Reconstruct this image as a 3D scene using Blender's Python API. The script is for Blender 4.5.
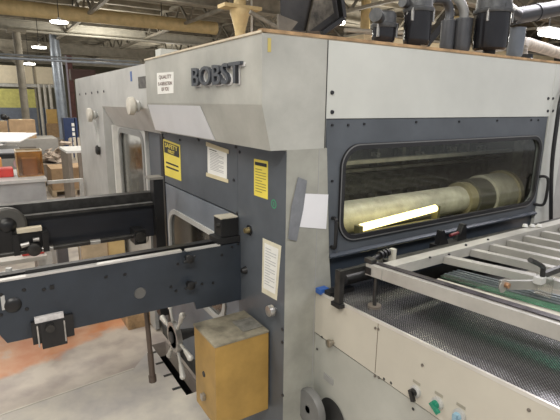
import bpy, bmesh, math, random
from mathutils import Vector, Matrix
random.seed(7)
for o in list(bpy.data.objects): bpy.data.objects.remove(o)
S = bpy.context.scene
COL = S.collection
PI = math.pi
# ---------------------------------------------------------------- camera, world, lights, exposure
W = Matrix(((0.84318, 0.113447, -0.525525), (-0.53751, 0.198563, -0.819546), (0.011375, 0.9735, 0.228404)))
CAM = Vector((-.9856, -1.4916, 1.80))
cam_d = bpy.data.cameras.new('camera'); cam = bpy.data.objects.new('camera', cam_d); COL.objects.link(cam)
cam.matrix_world = Matrix.Translation(CAM) @ W.to_4x4()
cam_d.sensor_width = 36; cam_d.lens = 454 / 560 * 36; cam_d.clip_start = .05; cam_d.clip_end = 200
S.camera = cam
S.view_settings.view_transform = 'Standard'; S.view_settings.look = 'None'
S.view_settings.gamma = 1; S.view_settings.use_curve_mapping = False
S.view_settings.exposure = 0.6
w = bpy.data.worlds.new('world'); S.world = w; w.use_nodes = True
w.node_tree.nodes['Background'].inputs[0].default_value = (.93, .96, 1, 1)
w.node_tree.nodes['Background'].inputs[1].default_value = .36

def area(name, loc, size, power, col=(1, .97, .9), rot=(0, 0, 0)):
    l = bpy.data.lights.new(name, 'AREA'); l.shape = 'RECTANGLE'; l.size, l.size_y = size
    l.energy = power; l.color = col
    o = bpy.data.objects.new(name, l); COL.objects.link(o); o.location = loc; o.rotation_euler = rot
    return o
area('hall_light_front', (-2.2, -2.6, 4.5), (2.6, 1.4), 165, (1, .97, .91))
area('hall_light_left', (-2.2, 2.6, 4.3), (2.0, 3.0), 75, (1, .97, .93))
area('hall_light_right', (2.6, -2.4, 4.4), (3.6, 1.4), 85, (.96, .95, 1))
area('hall_light_far', (1, 9, 4.6), (5, 4), 190, (1, .96, .88))
area('added_sheen_light', (6.0, .6, 4.6), (3.0, 2.6), 270, (.97, .94, 1))  # added light outside the view, for a sheen on the perforated cover
for lx, ly, le in ((-3, 1, 60), (-3, 8, 90), (3.5, 4, 60), (3, 17, 130), (9, 1, 70), (10, 10, 110), (-2, 22, 170), (8, 24, 170)):  # added point lights without fixtures, brightening the ceiling
    pl = bpy.data.lights.new('ceiling_fill_light', 'POINT'); pl.energy = le; pl.color = (1, .95, .84); pl.shadow_soft_size = .3
    po_ = bpy.data.objects.new('ceiling_fill_light', pl); COL.objects.link(po_); po_.location = (lx, ly, 3.6)
area('hall_light_side', (10, 3, 4.6), (3, 3), 150, (1, .95, .85))

# ---------------------------------------------------------------- helpers
def R(px, py, ax, v):
    """point on the real plane ax = v seen from the camera station"""
    i = 'xyz'.index(ax); r = W @ Vector(((px - 280) / 454, -(py - 210) / 454, -1))
    return CAM + r * ((v - CAM[i]) / r[i])

_m = {}
def mat(name, c, rough=.5, metal=0, var=.08, scale=6, bump=0, c2=None, emis=0, spec=.5, stretch=None):
    if name in _m: return _m[name]
    m = bpy.data.materials.new(name); m.use_nodes = True; nt = m.node_tree; b = nt.nodes['Principled BSDF']
    b.inputs['Roughness'].default_value = rough; b.inputs['Metallic'].default_value = metal
    b.inputs['Specular IOR Level'].default_value = spec
    c = tuple(c)
    if emis:
        b.inputs['Emission Color'].default_value = (*c, 1); b.inputs['Emission Strength'].default_value = emis
    tc = nt.nodes.new('ShaderNodeTexCoord'); mp = nt.nodes.new('ShaderNodeMapping')
    if stretch: mp.inputs['Scale'].default_value = stretch
    nt.links.new(tc.outputs['Object'], mp.inputs[0])
    n = nt.nodes.new('ShaderNodeTexNoise'); n.inputs['Scale'].default_value = scale; n.inputs['Detail'].default_value = 6
    n.inputs['Roughness'].default_value = .6
    nt.links.new(mp.outputs[0], n.inputs['Vector'])
    r = nt.nodes.new('ShaderNodeValToRGB'); r.color_ramp.elements[0].position = .3; r.color_ramp.elements[1].position = .7
    d = c2 or tuple(max(0, x * (1 - 2.2 * var)) for x in c)
    u = tuple(min(1, x * (1 + var)) for x in c)
    r.color_ramp.elements[0].color = (*d, 1); r.color_ramp.elements[1].color = (*u, 1)
    nt.links.new(n.outputs[0], r.inputs[0]); nt.links.new(r.outputs[0], b.inputs['Base Color'])
    if bump:
        bp = nt.nodes.new('ShaderNodeBump'); bp.inputs['Strength'].default_value = bump; bp.inputs['Distance'].default_value = .01
        nt.links.new(n.outputs[0], bp.inputs['Height']); nt.links.new(bp.outputs[0], b.inputs['Normal'])
    _m[name] = m
    return m

class MB:
    def __init__(s): s.bm = bmesh.new()
    def box(s, x0, x1, y0, y1, z0, z1, bev=0, M=None):
        r = bmesh.ops.create_cube(s.bm, size=1); vs = r['verts']
        for v in vs:
            v.co = Vector(((x0 + x1) / 2 + v.co.x * (x1 - x0), (y0 + y1) / 2 + v.co.y * (y1 - y0), (z0 + z1) / 2 + v.co.z * (z1 - z0)))
            if M: v.co = M @ v.co
        if bev:
            es = list({e for v in vs for e in v.link_edges})
            bmesh.ops.bevel(s.bm, geom=es, offset=bev, segments=2, affect='EDGES', profile=.7)
        return s
    def cyl(s, a, b, r, r2=None, n=20, cap=True):
        a = Vector(a); b = Vector(b); d = b - a; L = d.length
        q = d.to_track_quat('Z', 'Y').to_matrix().to_4x4()
        bmesh.ops.create_cone(s.bm, cap_ends=cap, segments=n, radius1=r, radius2=r if r2 is None else r2, depth=L,
                              matrix=Matrix.Translation((a + b) / 2) @ q)
        return s
    def beam(s, a, b, wd, ht, up=(0, 0, 1)):
        a = Vector(a); b = Vector(b); d = (b - a).normalized(); u = Vector(up)
        sd = d.cross(u).normalized(); u = sd.cross(d).normalized()
        vs = []
        for p in (a, b):
            for i, j in ((-1, -1), (1, -1), (1, 1), (-1, 1)):
                vs.append(s.bm.verts.new(p + sd * (i * wd / 2) + u * (j * ht / 2)))
        for f in ((3, 2, 1, 0), (4, 5, 6, 7), (0, 1, 5, 4), (1, 2, 6, 5), (2, 3, 7, 6), (3, 0, 4, 7)):
            s.bm.faces.new([vs[k] for k in f])
        return s
    def prism(s, pts, d):
        """polygon (3D points) extruded by vector d"""
        vs = [s.bm.verts.new(Vector(p)) for p in pts]; f = s.bm.faces.new(vs)
        r = bmesh.ops.extrude_face_region(s.bm, geom=[f])
        for v in r['geom']:
            if isinstance(v, bmesh.types.BMVert): v.co += Vector(d)
        return s
    def holed(s, outer, holes, d):
        es = []
        for lp in [outer] + holes:
            vs = [s.bm.verts.new(Vector(p)) for p in lp]
            es += [s.bm.edges.new((vs[i], vs[(i + 1) % len(vs)])) for i in range(len(vs))]
        g = bmesh.ops.triangle_fill(s.bm, use_beauty=True, use_dissolve=False, edges=es)
        fs = [f for f in g['geom'] if isinstance(f, bmesh.types.BMFace)]
        r = bmesh.ops.extrude_face_region(s.bm, geom=fs)
        for v in r['geom']:
            if isinstance(v, bmesh.types.BMVert): v.co += Vector(d)
        return s
    def lathe(s, prof, c, axis='Z', n=32):
        """profile [(r,h)...] round an axis through c"""
        c = Vector(c); rings = []
        for r, h in prof:
            ring = []
            for k in range(n):
                a = 2 * PI * k / n; p = (r * math.cos(a), r * math.sin(a), h)
                if axis == 'X': p = (h, p[0], p[1])
                if axis == 'Y': p = (p[0], h, p[1])
                ring.append(s.bm.verts.new(c + Vector(p)))
            rings.append(ring)
        for a, b in zip(rings, rings[1:]):
            for k in range(n): s.bm.faces.new((a[k], a[(k + 1) % n], b[(k + 1) % n], b[k]))
        s.bm.faces.new(rings[0]); s.bm.faces.new(rings[-1])
        return s
    def tube(s, pts, r, n=12, sub=6):
        P = [Vector(p) for p in pts]; Q = []
        for i in range(len(P) - 1):
            p0 = P[max(i - 1, 0)]; p1 = P[i]; p2 = P[i + 1]; p3 = P[min(i + 2, len(P) - 1)]
            for k in range(sub):
                t = k / sub
                Q.append(.5 * ((2 * p1) + (p2 - p0) * t + (2 * p0 - 5 * p1 + 4 * p2 - p3) * t * t + (3 * p1 - p0 - 3 * p2 + p3) * t ** 3))
        Q.append(P[-1]); rings = []
        for i, q in enumerate(Q):
            d = (Q[min(i + 1, len(Q) - 1)] - Q[max(i - 1, 0)]).normalized()
            u = d.cross(Vector((.13, .31, .94))).normalized(); v = d.cross(u)
            rings.append([s.bm.verts.new(q + (u * math.cos(2 * PI * k / n) + v * math.sin(2 * PI * k / n)) * r) for k in range(n)])
        for a, b in zip(rings, rings[1:]):
            for k in range(n): s.bm.faces.new((a[k], a[(k + 1) % n], b[(k + 1) % n], b[k]))
        s.bm.faces.new(rings[0]); s.bm.faces.new(rings[-1])
        return s
    def quad(s, pts):
        s.bm.faces.new([s.bm.verts.new(Vector(p)) for p in pts]); return s
    def ball(s, c, r, n=16):
        bmesh.ops.create_uvsphere(s.bm, u_segments=n, v_segments=n // 2, radius=r, matrix=Matrix.Translation(Vector(c))); return s
    def build(s, name, m, parent=None, smooth=False, label=None):
        bmesh.ops.recalc_face_normals(s.bm, faces=s.bm.faces[:])
        if parent is None:
            xs = [v.co for v in s.bm.verts]
            org = Vector(((min(v.x for v in xs) + max(v.x for v in xs)) / 2, (min(v.y for v in xs) + max(v.y for v in xs)) / 2, min(v.z for v in xs)))
        else: org = Vector(parent['_o'])
        for v in s.bm.verts: v.co -= org
        me = bpy.data.meshes.new(name); s.bm.to_mesh(me); s.bm.free(); me.materials.append(m)
        if smooth:
            me.polygons.foreach_set('use_smooth', [True] * len(me.polygons))
            try: me.set_sharp_from_angle(angle=R_(35))
            except Exception: pass
        o = bpy.data.objects.new(name, me); COL.objects.link(o); o['_o'] = tuple(org)
        if parent is None: o.location = org
        else: o.parent = parent
        if label: o['label'] = label
        return o
R_ = math.radians
def tag(o, label, cat, group=None, kind=None):
    o['label'] = label; o['category'] = cat
    if group: o['group'] = group
    if kind: o['kind'] = kind
    return o
def thing(name, loc, label, cat, group=None):
    o = bpy.data.objects.new(name, None); COL.objects.link(o); o.location = loc; o['_o'] = tuple(loc); o.empty_display_size = .1
    return tag(o, label, cat, group)
def struct(name, mb, m, smooth=False):
    o = mb.build(name, m, None, smooth); o['kind'] = 'structure'; return o
def copy_tree(o, off, label, parent=None):
    c = o.copy(); COL.objects.link(c)
    if parent is None:
        c.location = Vector(o.location) + Vector(off); c['_o'] = tuple(c.location); c['label'] = label
    else: c.parent = parent
    for ch in [x for x in o.children]: copy_tree(ch, off, None, c)
    return c
def text(name, body, o3, right, up, width, height, depth, m, parent, bold=0.0):
    """letters standing on a surface: o3 lower left corner, right/up unit vectors"""
    cu = bpy.data.curves.new(name, 'FONT'); cu.body = body; cu.size = 1; cu.extrude = .5; cu.offset = bold; cu.resolution_u = 3
    t = bpy.data.objects.new(name, cu); COL.objects.link(t)
    dg = bpy.context.evaluated_depsgraph_get(); me = bpy.data.meshes.new_from_object(t.evaluated_get(dg))
    bpy.data.objects.remove(t); bpy.data.curves.remove(cu)
    right = Vector(right).normalized(); up = Vector(up).normalized(); nrm = right.cross(up)
    X = [v.co.x for v in me.vertices]; Y = [v.co.y for v in me.vertices]
    x0, x1, y0, y1 = min(X), max(X), min(Y), max(Y); org = Vector(parent['_o'])
    for v in me.vertices:
        v.co = Vector(o3) + right * ((v.co.x - x0) / (x1 - x0) * width) + up * ((v.co.y - y0) / (y1 - y0) * height) + nrm * ((v.co.z + .5) * depth) - org
    me.materials.clear(); me.materials.append(m); me.update()
    o = bpy.data.objects.new(name, me); COL.objects.link(o); o.parent = parent; o['_o'] = tuple(org)
    return o
def rrect(a0, a1, b0, b1, r, f, n=8):
    """rounded rectangle loop in a plane; f maps (a,b) to 3D"""
    P = []
    for ca, cb, s0 in ((a1 - r, b1 - r, 0), (a0 + r, b1 - r, 90), (a0 + r, b0 + r, 180), (a1 - r, b0 + r, 270)):
        for k in range(n + 1):
            t = R_(s0 + 90 * k / n); P.append(f(ca + r * math.cos(t), cb + r * math.sin(t)))
    return P

# ---------------------------------------------------------------- materials
GREYP = mat('grey paint', (.40, .40, .365), .45, var=.13, scale=3.0)
COLP = mat('column paint', (.34, .34, .30), .5, var=.14, scale=4)
WHITEP = mat('white paint', (.56, .57, .53), .4, var=.05, scale=2.5)
SLATE = mat('slate paint', (.090, .101, .115), .42, var=.10, scale=5)
SLATE_L = mat('blue grey paint', (.175, .195, .225), .4, var=.09, scale=5)
ARM = mat('arm paint', (.030, .038, .050), .45, var=.15, scale=5)
BLACK = mat('black paint', (.012, .012, .013), .4, var=.2, scale=8)
RUB = mat('black rubber', (.018, .018, .02), .45, var=.1)
DARKM = mat('dark steel', (.07, .068, .065), .4, .7, var=.2, scale=20)
STEEL = mat('bare steel', (.55, .54, .52), .35, .85, var=.15, scale=20)
ALU = mat('dull aluminium', (.52, .52, .50), .45, .3, var=.1, scale=12)
BOLT = mat('bolt steel', (.05, .05, .055), .4, .6, var=.1)
WOOD = mat('plywood edge', (.42, .27, .14), .7, var=.25, scale=14)
CREAM = mat('cream trim', (.62, .55, .42), .6, var=.1)
BEIGE = mat('beige paint', (.50, .47, .40), .4, var=.05, scale=3)
BEIGE2 = mat('grey beige paint', (.40, .40, .36), .45, var=.08, scale=3)
OCHRE = mat('ochre paint', (.40, .245, .065), .45, var=.12, scale=7)
OCHT = mat('worn dusty lid', (.30, .27, .20), .5, .2, var=.3, scale=10)
YEL = mat('yellow sign', (.80, .66, .10), .45, var=.05)
PAPER = mat('white paper', (.78, .78, .74), .6, var=.04)
CPAPER = mat('cream paper', (.66, .62, .48), .6, var=.08, scale=12)
TAPE = mat('masking tape', (.62, .55, .36), .6, var=.06)
DUCTT = mat('duct tape', (.23, .24, .26), .35, .2, var=.1, scale=20)
INK = mat('black ink', (.02, .02, .02), .5, var=0)
GINK = mat('grey ink', (.35, .35, .36), .6, var=0)
LOGO = mat('dark lettering', (.055, .062, .075), .4, var=.1)
BLUE = mat('blue paint', (.03, .10, .34), .4, var=.1)
RED = mat('red plastic', (.60, .06, .05), .4, var=.1)
GREEN = mat('green knob', (.01, .20, .12), .3, var=.1)
CARD = mat('cardboard', (.40, .27, .155), .8, var=.12, scale=8)
PALW = mat('pallet wood', (.46, .36, .24), .8, var=.2, scale=9)
CEILP = mat('ceiling paint', (.42, .39, .32), .8, var=.25, scale=1.2)
BEAMP = mat('beam paint', (.30, .275, .225), .7, var=.16, scale=3)
BEAMD = mat('dark roof steel', (.24, .22, .18), .7, var=.25, scale=3)
PIPEY = mat('yellowed pipe', (.56, .43, .22), .5, var=.12, scale=4)
DUCT = mat('galvanised duct', (.33, .37, .43), .4, .4, var=.12, scale=5)
CANB = mat('gloss black enamel', (.022, .022, .026), .16, .1, var=.1)
CANG = mat('grey canister paint', (.10, .105, .115), .35, .2, var=.12)
CASTG = mat('cast grey metal', (.11, .115, .12), .45, .4, var=.2, scale=25)
ROLL = mat('worn roller', (.46, .455, .41), .4, var=.2, scale=8)
INSIDE = mat('machine interior', (.06, .06, .055), .6, var=.3, scale=8)
LAMP = mat('lamp glow', (1, .97, .9), emis=9)
TUBE = mat('tube glow', (1, .84, .38), emis=3.2)
REDB = mat('oxide red steel', (.13, .045, .04), .6, var=.2)

def glass(name, c, rough=.02, alpha=.25):
    m = bpy.data.materials.new(name); m.use_nodes = True; nt = m.node_tree; nt.nodes.clear()
    out = nt.nodes.new('ShaderNodeOutputMaterial'); mx = nt.nodes.new('ShaderNodeMixShader')
    t = nt.nodes.new('ShaderNodeBsdfTransparent'); t.inputs[0].default_value = (*c, 1)
    g = nt.nodes.new('ShaderNodeBsdfGlossy'); g.inputs['Roughness'].default_value = rough; g.inputs[0].default_value = (1, 1, 1, 1)
    fr = nt.nodes.new('ShaderNodeLayerWeight'); fr.inputs[0].default_value = .5; pw = nt.nodes.new('ShaderNodeMath'); pw.operation = 'POWER'; pw.inputs[1].default_value = 5; nt.links.new(fr.outputs['Facing'], pw.inputs[0])
    ad = nt.nodes.new('ShaderNodeMath'); ad.operation = 'ADD'; ad.inputs[1].default_value = alpha; ad.use_clamp = True
    nt.links.new(pw.outputs[0], ad.inputs[0]); nt.links.new(ad.outputs[0], mx.inputs[0])
    nt.links.new(t.outputs[0], mx.inputs[1]); nt.links.new(g.outputs[0], mx.inputs[2]); nt.links.new(mx.outputs[0], out.inputs[0])
    return m
GLASS = glass('smoked glass', (.93, .93, .86), .05, .03)
GLASS2 = glass('green glass', (.40, .75, .60), .05, .08)
AMBER = glass('amber acrylic', (.88, .70, .46), .1, .12)

def dotmat():
    m = bpy.data.materials.new('perforated sheet'); m.use_nodes = True; nt = m.node_tree; b = nt.nodes['Principled BSDF']
    tc = nt.nodes.new('ShaderNodeTexCoord'); mp = nt.nodes.new('ShaderNodeMapping'); mp.inputs['Rotation'].default_value = (0, 0, R_(45))
    mp.inputs['Scale'].default_value = (140, 140, 0)
    v = nt.nodes.new('ShaderNodeTexVoronoi'); v.inputs['Randomness'].default_value = 0; v.inputs['Scale'].default_value = 1; v.voronoi_dimensions = '2D'
    nt.links.new(tc.outputs['Object'], mp.inputs[0]); nt.links.new(mp.outputs[0], v.inputs['Vector'])
    r = nt.nodes.new('ShaderNodeValToRGB'); r.color_ramp.elements[0].position = .28; r.color_ramp.elements[1].position = .40
    r.color_ramp.elements[0].color = (.46, .45, .46, 1); r.color_ramp.elements[1].color = (.05, .05, .053, 1)
    nt.links.new(v.outputs['Distance'], r.inputs[0]); nt.links.new(r.outputs[0], b.inputs['Base Color'])
    r2 = nt.nodes.new('ShaderNodeMapRange'); r2.inputs[1].default_value = .25; r2.inputs[2].default_value = .42; r2.inputs[3].default_value = 1; r2.inputs[4].default_value = 0
    nt.links.new(v.outputs['Distance'], r2.inputs[0])
    bp = nt.nodes.new('ShaderNodeBump'); bp.inputs['Strength'].default_value = .35; bp.inputs['Distance'].default_value = .002
    nt.links.new(r2.outputs[0], bp.inputs['Height']); nt.links.new(bp.outputs[0], b.inputs['Normal'])
    b.inputs['Metallic'].default_value = .7; b.inputs['Roughness'].default_value = .27
    return m
PERF = dotmat()

def floormat():
    m = bpy.data.materials.new('factory floor'); m.use_nodes = True; nt = m.node_tree; b = nt.nodes['Principled BSDF']
    N = nt.nodes.new; L = nt.links.new
    g = N('ShaderNodeNewGeometry'); sx = N('ShaderNodeSeparateXYZ'); L(g.outputs['Position'], sx.inputs[0])
    n = N('ShaderNodeTexNoise'); n.inputs['Scale'].default_value = 2.2; n.inputs['Detail'].default_value = 8; n.inputs['Roughness'].default_value = .65
    L(g.outputs['Position'], n.inputs['Vector'])
    n2 = N('ShaderNodeTexNoise'); n2.inputs['Scale'].default_value = 5; n2.inputs['Detail'].default_value = 8; L(g.outputs['Position'], n2.inputs['Vector'])
    conc = N('ShaderNodeValToRGB'); conc.color_ramp.elements[0].position = .35; conc.color_ramp.elements[1].position = .6
    conc.color_ramp.elements[0].color = (.36, .31, .28, 1); conc.color_ramp.elements[1].color = (.52, .465, .40, 1); L(n2.outputs[0], conc.inputs[0])
    pai = N('ShaderNodeValToRGB'); pai.color_ramp.elements[0].position = .35; pai.color_ramp.elements[1].position = .65
    pai.color_ramp.elements[0].color = (.54, .21, .09, 1); pai.color_ramp.elements[1].color = (.62, .36, .22, 1); L(n2.outputs[0], pai.inputs[0])
    # painted lane: 1.98 < y + noise + .3(x) < 3.1
    a = N('ShaderNodeMath'); a.operation = 'MULTIPLY_ADD'; a.inputs[1].default_value = .55; L(n.outputs[0], a.inputs[0]); L(sx.outputs[1], a.inputs[2])
    a2 = N('ShaderNodeMath'); a2.operation = 'MULTIPLY_ADD'; a2.inputs[1].default_value = -.35; L(sx.outputs[0], a2.inputs[0]); L(a.outputs[0], a2.inputs[2])
    e1 = N('ShaderNodeMapRange'); e1.inputs[1].default_value = 2.36; e1.inputs[2].default_value = 2.46; L(a2.outputs[0], e1.inputs[0])
    e2 = N('ShaderNodeMapRange'); e2.inputs[1].default_value = 3.7; e2.inputs[2].default_value = 3.9; e2.inputs[3].default_value = 1; e2.inputs[4].default_value = 0; L(a2.outputs[0], e2.inputs[0])
    mu = N('ShaderNodeMath'); mu.operation = 'MULTIPLY'; L(e1.outputs[0], mu.inputs[0]); L(e2.outputs[0], mu.inputs[1])
    wn = N('ShaderNodeMapRange'); wn.inputs[1].default_value = .60; wn.inputs[2].default_value = .72; wn.inputs[3].default_value = 1; wn.inputs[4].default_value = .35; L(n2.outputs[0], wn.inputs[0])
    mu2 = N('ShaderNodeMath'); mu2.operation = 'MULTIPLY'; L(mu.outputs[0], mu2.inputs[0]); L(wn.outputs[0], mu2.inputs[1])
    mx = N('ShaderNodeMix'); mx.data_type = 'RGBA'; L(mu2.outputs[0], mx.inputs[0]); L(conc.outputs[0], mx.inputs[6]); L(pai.outputs[0], mx.inputs[7])
    L(mx.outputs[2], b.inputs['Base Color']); b.inputs['Roughness'].default_value = .42
    return m

# ---------------------------------------------------------------- the hall (structure)
HC = 5.1
struct('floor', MB().holed([(-12, -9, 0), (34, -9, 0), (34, 46, 0), (-12, 46, 0)], [[(-.115, .93, 0), (-.004, .93, 0), (-.004, 1.66, 0), (-.115, 1.66, 0)]], (0, 0, -.12)), floormat())
struct('ceiling', MB().box(-12, 34, -9, 46, HC, HC + .15), CEILP)
struct('wall_back', MB().box(-12, 34, 45.8, 46, 0, HC), mat('cream wall', (.55, .50, .36), .8, var=.1, scale=.6))
struct('wall_right', MB().box(33.8, 34, -9, 46, 0, HC), mat('cream wall', (.55, .50, .36)))
struct('wall_pit', MB().box(-.125, -.115, .93, 1.66, -.8, -.12).box(-.115, .0, .92, .93, -.8, -.12).box(-.115, .0, 1.66, 1.67, -.8, -.12).box(-.125, 0, .92, 1.67, -.82, -.8).box(-.003, .0, .92, 1.67, -.8, -.0), BLACK)

# far partitions
t = thing('office_partition', (1, 25, 0), 'far blue-grey partition wall with yellow-green lit wall area painted above it', 'partition')
MB().box(-2.5, 2.7, 25, 25.15, 0, 1.45).build('panel', mat('blue grey wall', (.17, .20, .26), .7), t)
MB().box(-2.5, 1.35, 25.02, 25.12, 1.45, 2.35).build('upper_panel', mat('yellow green lit wall', (.62, .60, .20), .6, var=.1), t, label='wall area with yellow-green light in its colour')  # yellow-green light on the far wall is put into this colour
MB().box(-2.5, 2.2, 25.0, 25.1, 2.62, 3.45).build('header_panel', mat('pale cream sheet', (.78, .70, .54), .6, var=.04), t, label='pale cream header panel')
for x in (-2.4, -.9, 1.28, 2.2): MB().box(x, x + .07, 24.93, 25.0, 0, 3.5).build('post', BEAMP, t)
MB().box(-2.5, 2.6, 24.9, 25.0, 2.45, 2.6).build('rail', ALU, t)
tag(MB().box(1.66, 2.15, 24.6, 24.64, .68, 1.39).build('cardboard_sheet', mat('yellow cardboard', (.60, .40, .15), .8)), 'square yellow-brown cardboard sheet upright before the far blue-grey partition', 'cardboard')
tag(MB().box(1.60, 2.2, 24.35, 24.66, 0, .68).build('crate_stand', CARD), 'low brown stand below the upright yellow-brown cardboard sheet', 'stand')
for i, x in enumerate((1.48, 1.72, 1.96)):
    tag(MB().cyl((x, 24.8, 0), (x, 24.8, 2.6), .07, n=10).build('vertical_pipe', mat('white pipe', (.62, .60, .55)), smooth=True), ('leftmost', 'middle', 'rightmost')[i] + ' of three pale vertical pipes above the far cardboard sheet', 'pipe', 'pale vertical pipes at the far partition')

# ceiling steel
def roof_beam(y, z, h, wd, m, label, x0=-8, x1=30):
    t = thing('roof_beam', (x0, y, z), label, 'beam', 'roof beams across the hall')
    MB().box(x0, x1, y - .02, y + .02, z, z + h).build('web', m, t)
    MB().box(x0, x1, y - wd / 2, y + wd / 2, z + h, z + h + .04).box(x0, x1, y - wd / 2, y + wd / 2, z - .04, z).build('flange', m, t)
roof_beam(18.3, 4.28, .30, .3, mat('light beam', (.46, .44, .38), .6), 'pale roof beam resting on the slim left column, second below the yellow pipe')
roof_beam(22.5, 3.95, .38, .3, BEAMP, 'dark roof beam beyond the slim left column')
roof_beam(29, 3.9, .5, .3, BEAMP, 'furthest roof beam above the pale header panel')
roof_beam(11.2, 4.45, .40, .3, BEAMP, 'dark roof beam just above the long yellow pipe')
roof_beam(6.5, 4.35, .45, .3, BEAMP, 'roof beam behind the press at the tall yellow column')
# trusses (diagonal webs) running away from the viewer
k = 0
places = ['near the left edge', 'above the far white lamp', 'above the hood', 'above the large lettering', 'behind the black hopper', 'above the grey canisters', 'over the right end of the press']
for i, x in enumerate((-1.5, 2.0, 5.0, 8.0, 11.5, 15, 19)):
    t = thing('roof_truss', (x, 12, 4.4), 'steel roof truss with zigzag web bars ' + places[i], 'truss', 'zigzag roof trusses')
    mb = MB().box(x - .05, x + .05, -3, 36, 4.95, 5.05).box(x - .05, x + .05, -3, 36, 4.32, 4.40); mb.build('chord', BEAMP, t)
    mb = MB(); y = -3
    while y < 35.5:
        mb.beam((x, y, 4.36), (x, y + .75, 5.0), .06, .06); mb.beam((x, y + .75, 5.0), (x, y + 1.5, 4.36), .06, .06); y += 1.5
    mb.build('web_bars', BEAMD, t)
mb = MB()
for y in range(-8, 45, 1):
    mb.box(-12, 34, y + .2, y + .32, 4.96, 5.1)
o = mb.build('roof_purlin', BEAMP); tag(o, 'rows of thin purlins under the roof deck', 'purlins', kind='structure'); o.name = 'trim_1'; del o['label']; del o['category']
t = thing('overhead_pipe', (0, 14.1, 4.1), 'long fat yellowed pipe running under the roof from the left to the yellow column', 'pipe')
MB().cyl((-8, 14.2, 4.33), (6.2, 14.0, 4.33), .21, n=24).build('pipe_run', PIPEY, t, True)
for x in (-1, 1.6, 4.3): MB().cyl((x, 14.1, 4.5), (x, 14.1, 5.0), .015, n=6).build('hanger', DARKM, t)
t = thing('conduit', (0, 21, 3.5), 'thin grey conduit hung below the roof beams at left', 'conduit')
a = R(0, 57.5, 'y', 15.5); b = R(131, 64.5, 'y', 15.5)
MB().cyl(a - (b - a) * .5, b + (b - a) * .1, .045, n=10).cyl(a - (b - a) * .5 + Vector((0, .3, .13)), b + (b - a) * .1 + Vector((0, .3, .13)), .03, n=8).build('tube', DUCT, t, True)

# columns
p = R(24, 100, 'y', 18)
t = thing('steel_column', (p.x, 18, 0), 'slim cream steel column left of the spiral duct', 'column')
MB().cyl((p.x, 18, 0), (p.x, 18, 4.15), .13, n=20).build('shaft', BEAMP, t, True)
MB().box(p.x - .3, p.x + .3, 17.8, 18.35, 4.15, 4.235).box(p.x - .2, p.x + .2, 17.8, 18.2, 0, .04).build('cap_plate', BEAMP, t)
MB().prism([(p.x - .1, 17.96, 3.0), (p.x - .55, 17.96, 3.55), (p.x - .55, 17.96, 3.62), (p.x - .1, 17.96, 3.4)], (0, .06, 0)).build('gusset', BEAMP, t)
t = thing('spiral_duct', (2.1, 21, 0), 'blue-grey spiral ventilation duct dropping from the roof at left', 'duct')
a = R(55, 48, 'y', 21); b = R(63, 118, 'y', 21)
mb = MB().cyl(b, a, .21, n=24).cyl(b, (b.x, b.y, .05), .21, n=24); d = (a - b)
for i in range(22):
    q = b + d * (i / 22); mb.cyl(q, q + d * .006, .222, n=24)
mb.build('duct_body', DUCT, t, True)
MB().cyl(a, (a.x, a.y, 4.9), .19, n=20).build('duct_elbow', DUCT, t, True)
a = R(70, 68, 'y', 23); 
t = thing('oxide_post', (a.x, 23, 0), 'narrow purple-red steel post beside the blue cabinet', 'post')
MB().box(a.x - .16, a.x + .1, 22.9, 23.1, 0, 3.9).build('flange_face', REDB, t)
MB().box(a.x - .20, a.x - .13, 22.85, 22.9, 0, 3.9).build('flange_edge', mat('lilac edge', (.35, .32, .40), .5), t, label='pale lilac edge')
a = R(86, 74, 'y', 16)
tag(MB().box(a.x - .5, a.x + .3, 15.9, 16.3, a.z - .22, a.z + .14).build('box_beam', mat('dark maroon', (.06, .025, .02), .6)), 'dark red-brown box beam above the far end of the press', 'box beam')
p = R(240, 20, 'y', 9)
t = thing('yellow_column', (p.x, 9, 0), 'thick yellow-cream round column rising behind the hood lettering', 'column')
MB().cyl((p.x, 9, 0), (p.x, 9, 3.55), .13, n=24).build('shaft', PIPEY, t, True)
MB().lathe([(.13, 3.5), (.14, 3.55), (.22, 3.85), (.25, 3.9), (.25, 4.0)], (p.x, 9, 0)).build('capital', PIPEY, t, True)
MB().cyl((p.x, 9, 3.98), (p.x, 9, 4.96), .15, n=24).box(p.x - .5, p.x + .5, 8.8, 9.2, 4.0, 4.08).build('upper_shaft', PIPEY, t, True)
tag(MB().cyl((p.x + .32, 9, 3.0), (p.x + .32, 9, 4.95), .03, n=8).build('drop_pipe', mat('white pipe', (.6, .6, .6)), smooth=True), 'thin pale drop pipe right beside the yellow-cream column', 'pipe')

# hanging lamps
def hang_lamp(px, py, y, r, label):
    c = R(px, py, 'y', y)
    t = thing('hanging_lamp', c, label, 'lamp', 'hanging white lamps under the roof')
    MB().lathe([(r, 0), (r, .015), (r * .8, .04), (.06, .06), (.04, .10)], c, n=24).build('lamp_shade', mat('white enamel', (.8, .8, .78), .4), t, True)
    MB().lathe([(r * .93, -.035), (r * .95, -.005)], c, n=24).build('diffuser', LAMP, t, True)
    MB().cyl((c.x, c.y, c.z + .10), (c.x, c.y, 5.1), .012, n=6).build('cord', DARKM, t)
hang_lamp(59, 21.5, 13.2, .24, 'largest and highest hanging lamp, just under the yellow pipe')
hang_lamp(39, 47, 17, .24, 'middle hanging lamp of the three, at the second roof beam')
hang_lamp(29, 63.5, 20, .24, 'lowest hanging lamp, right beside the slim cream column')

# ---------------------------------------------------------------- the press
PR = thing('die_cutting_press', (0.95, .9, 0), 'large grey and slate die-cutting press with light hood, long window and side wheel', 'machine')
ZT = 2.045
# closed core around a hollow bay behind the window
MB().box(.02, 2.05, .95, 1.80, .0, 1.60).box(.02, 2.05, .03, .95, .0, .95).build('frame_core', INSIDE, PR)
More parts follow.
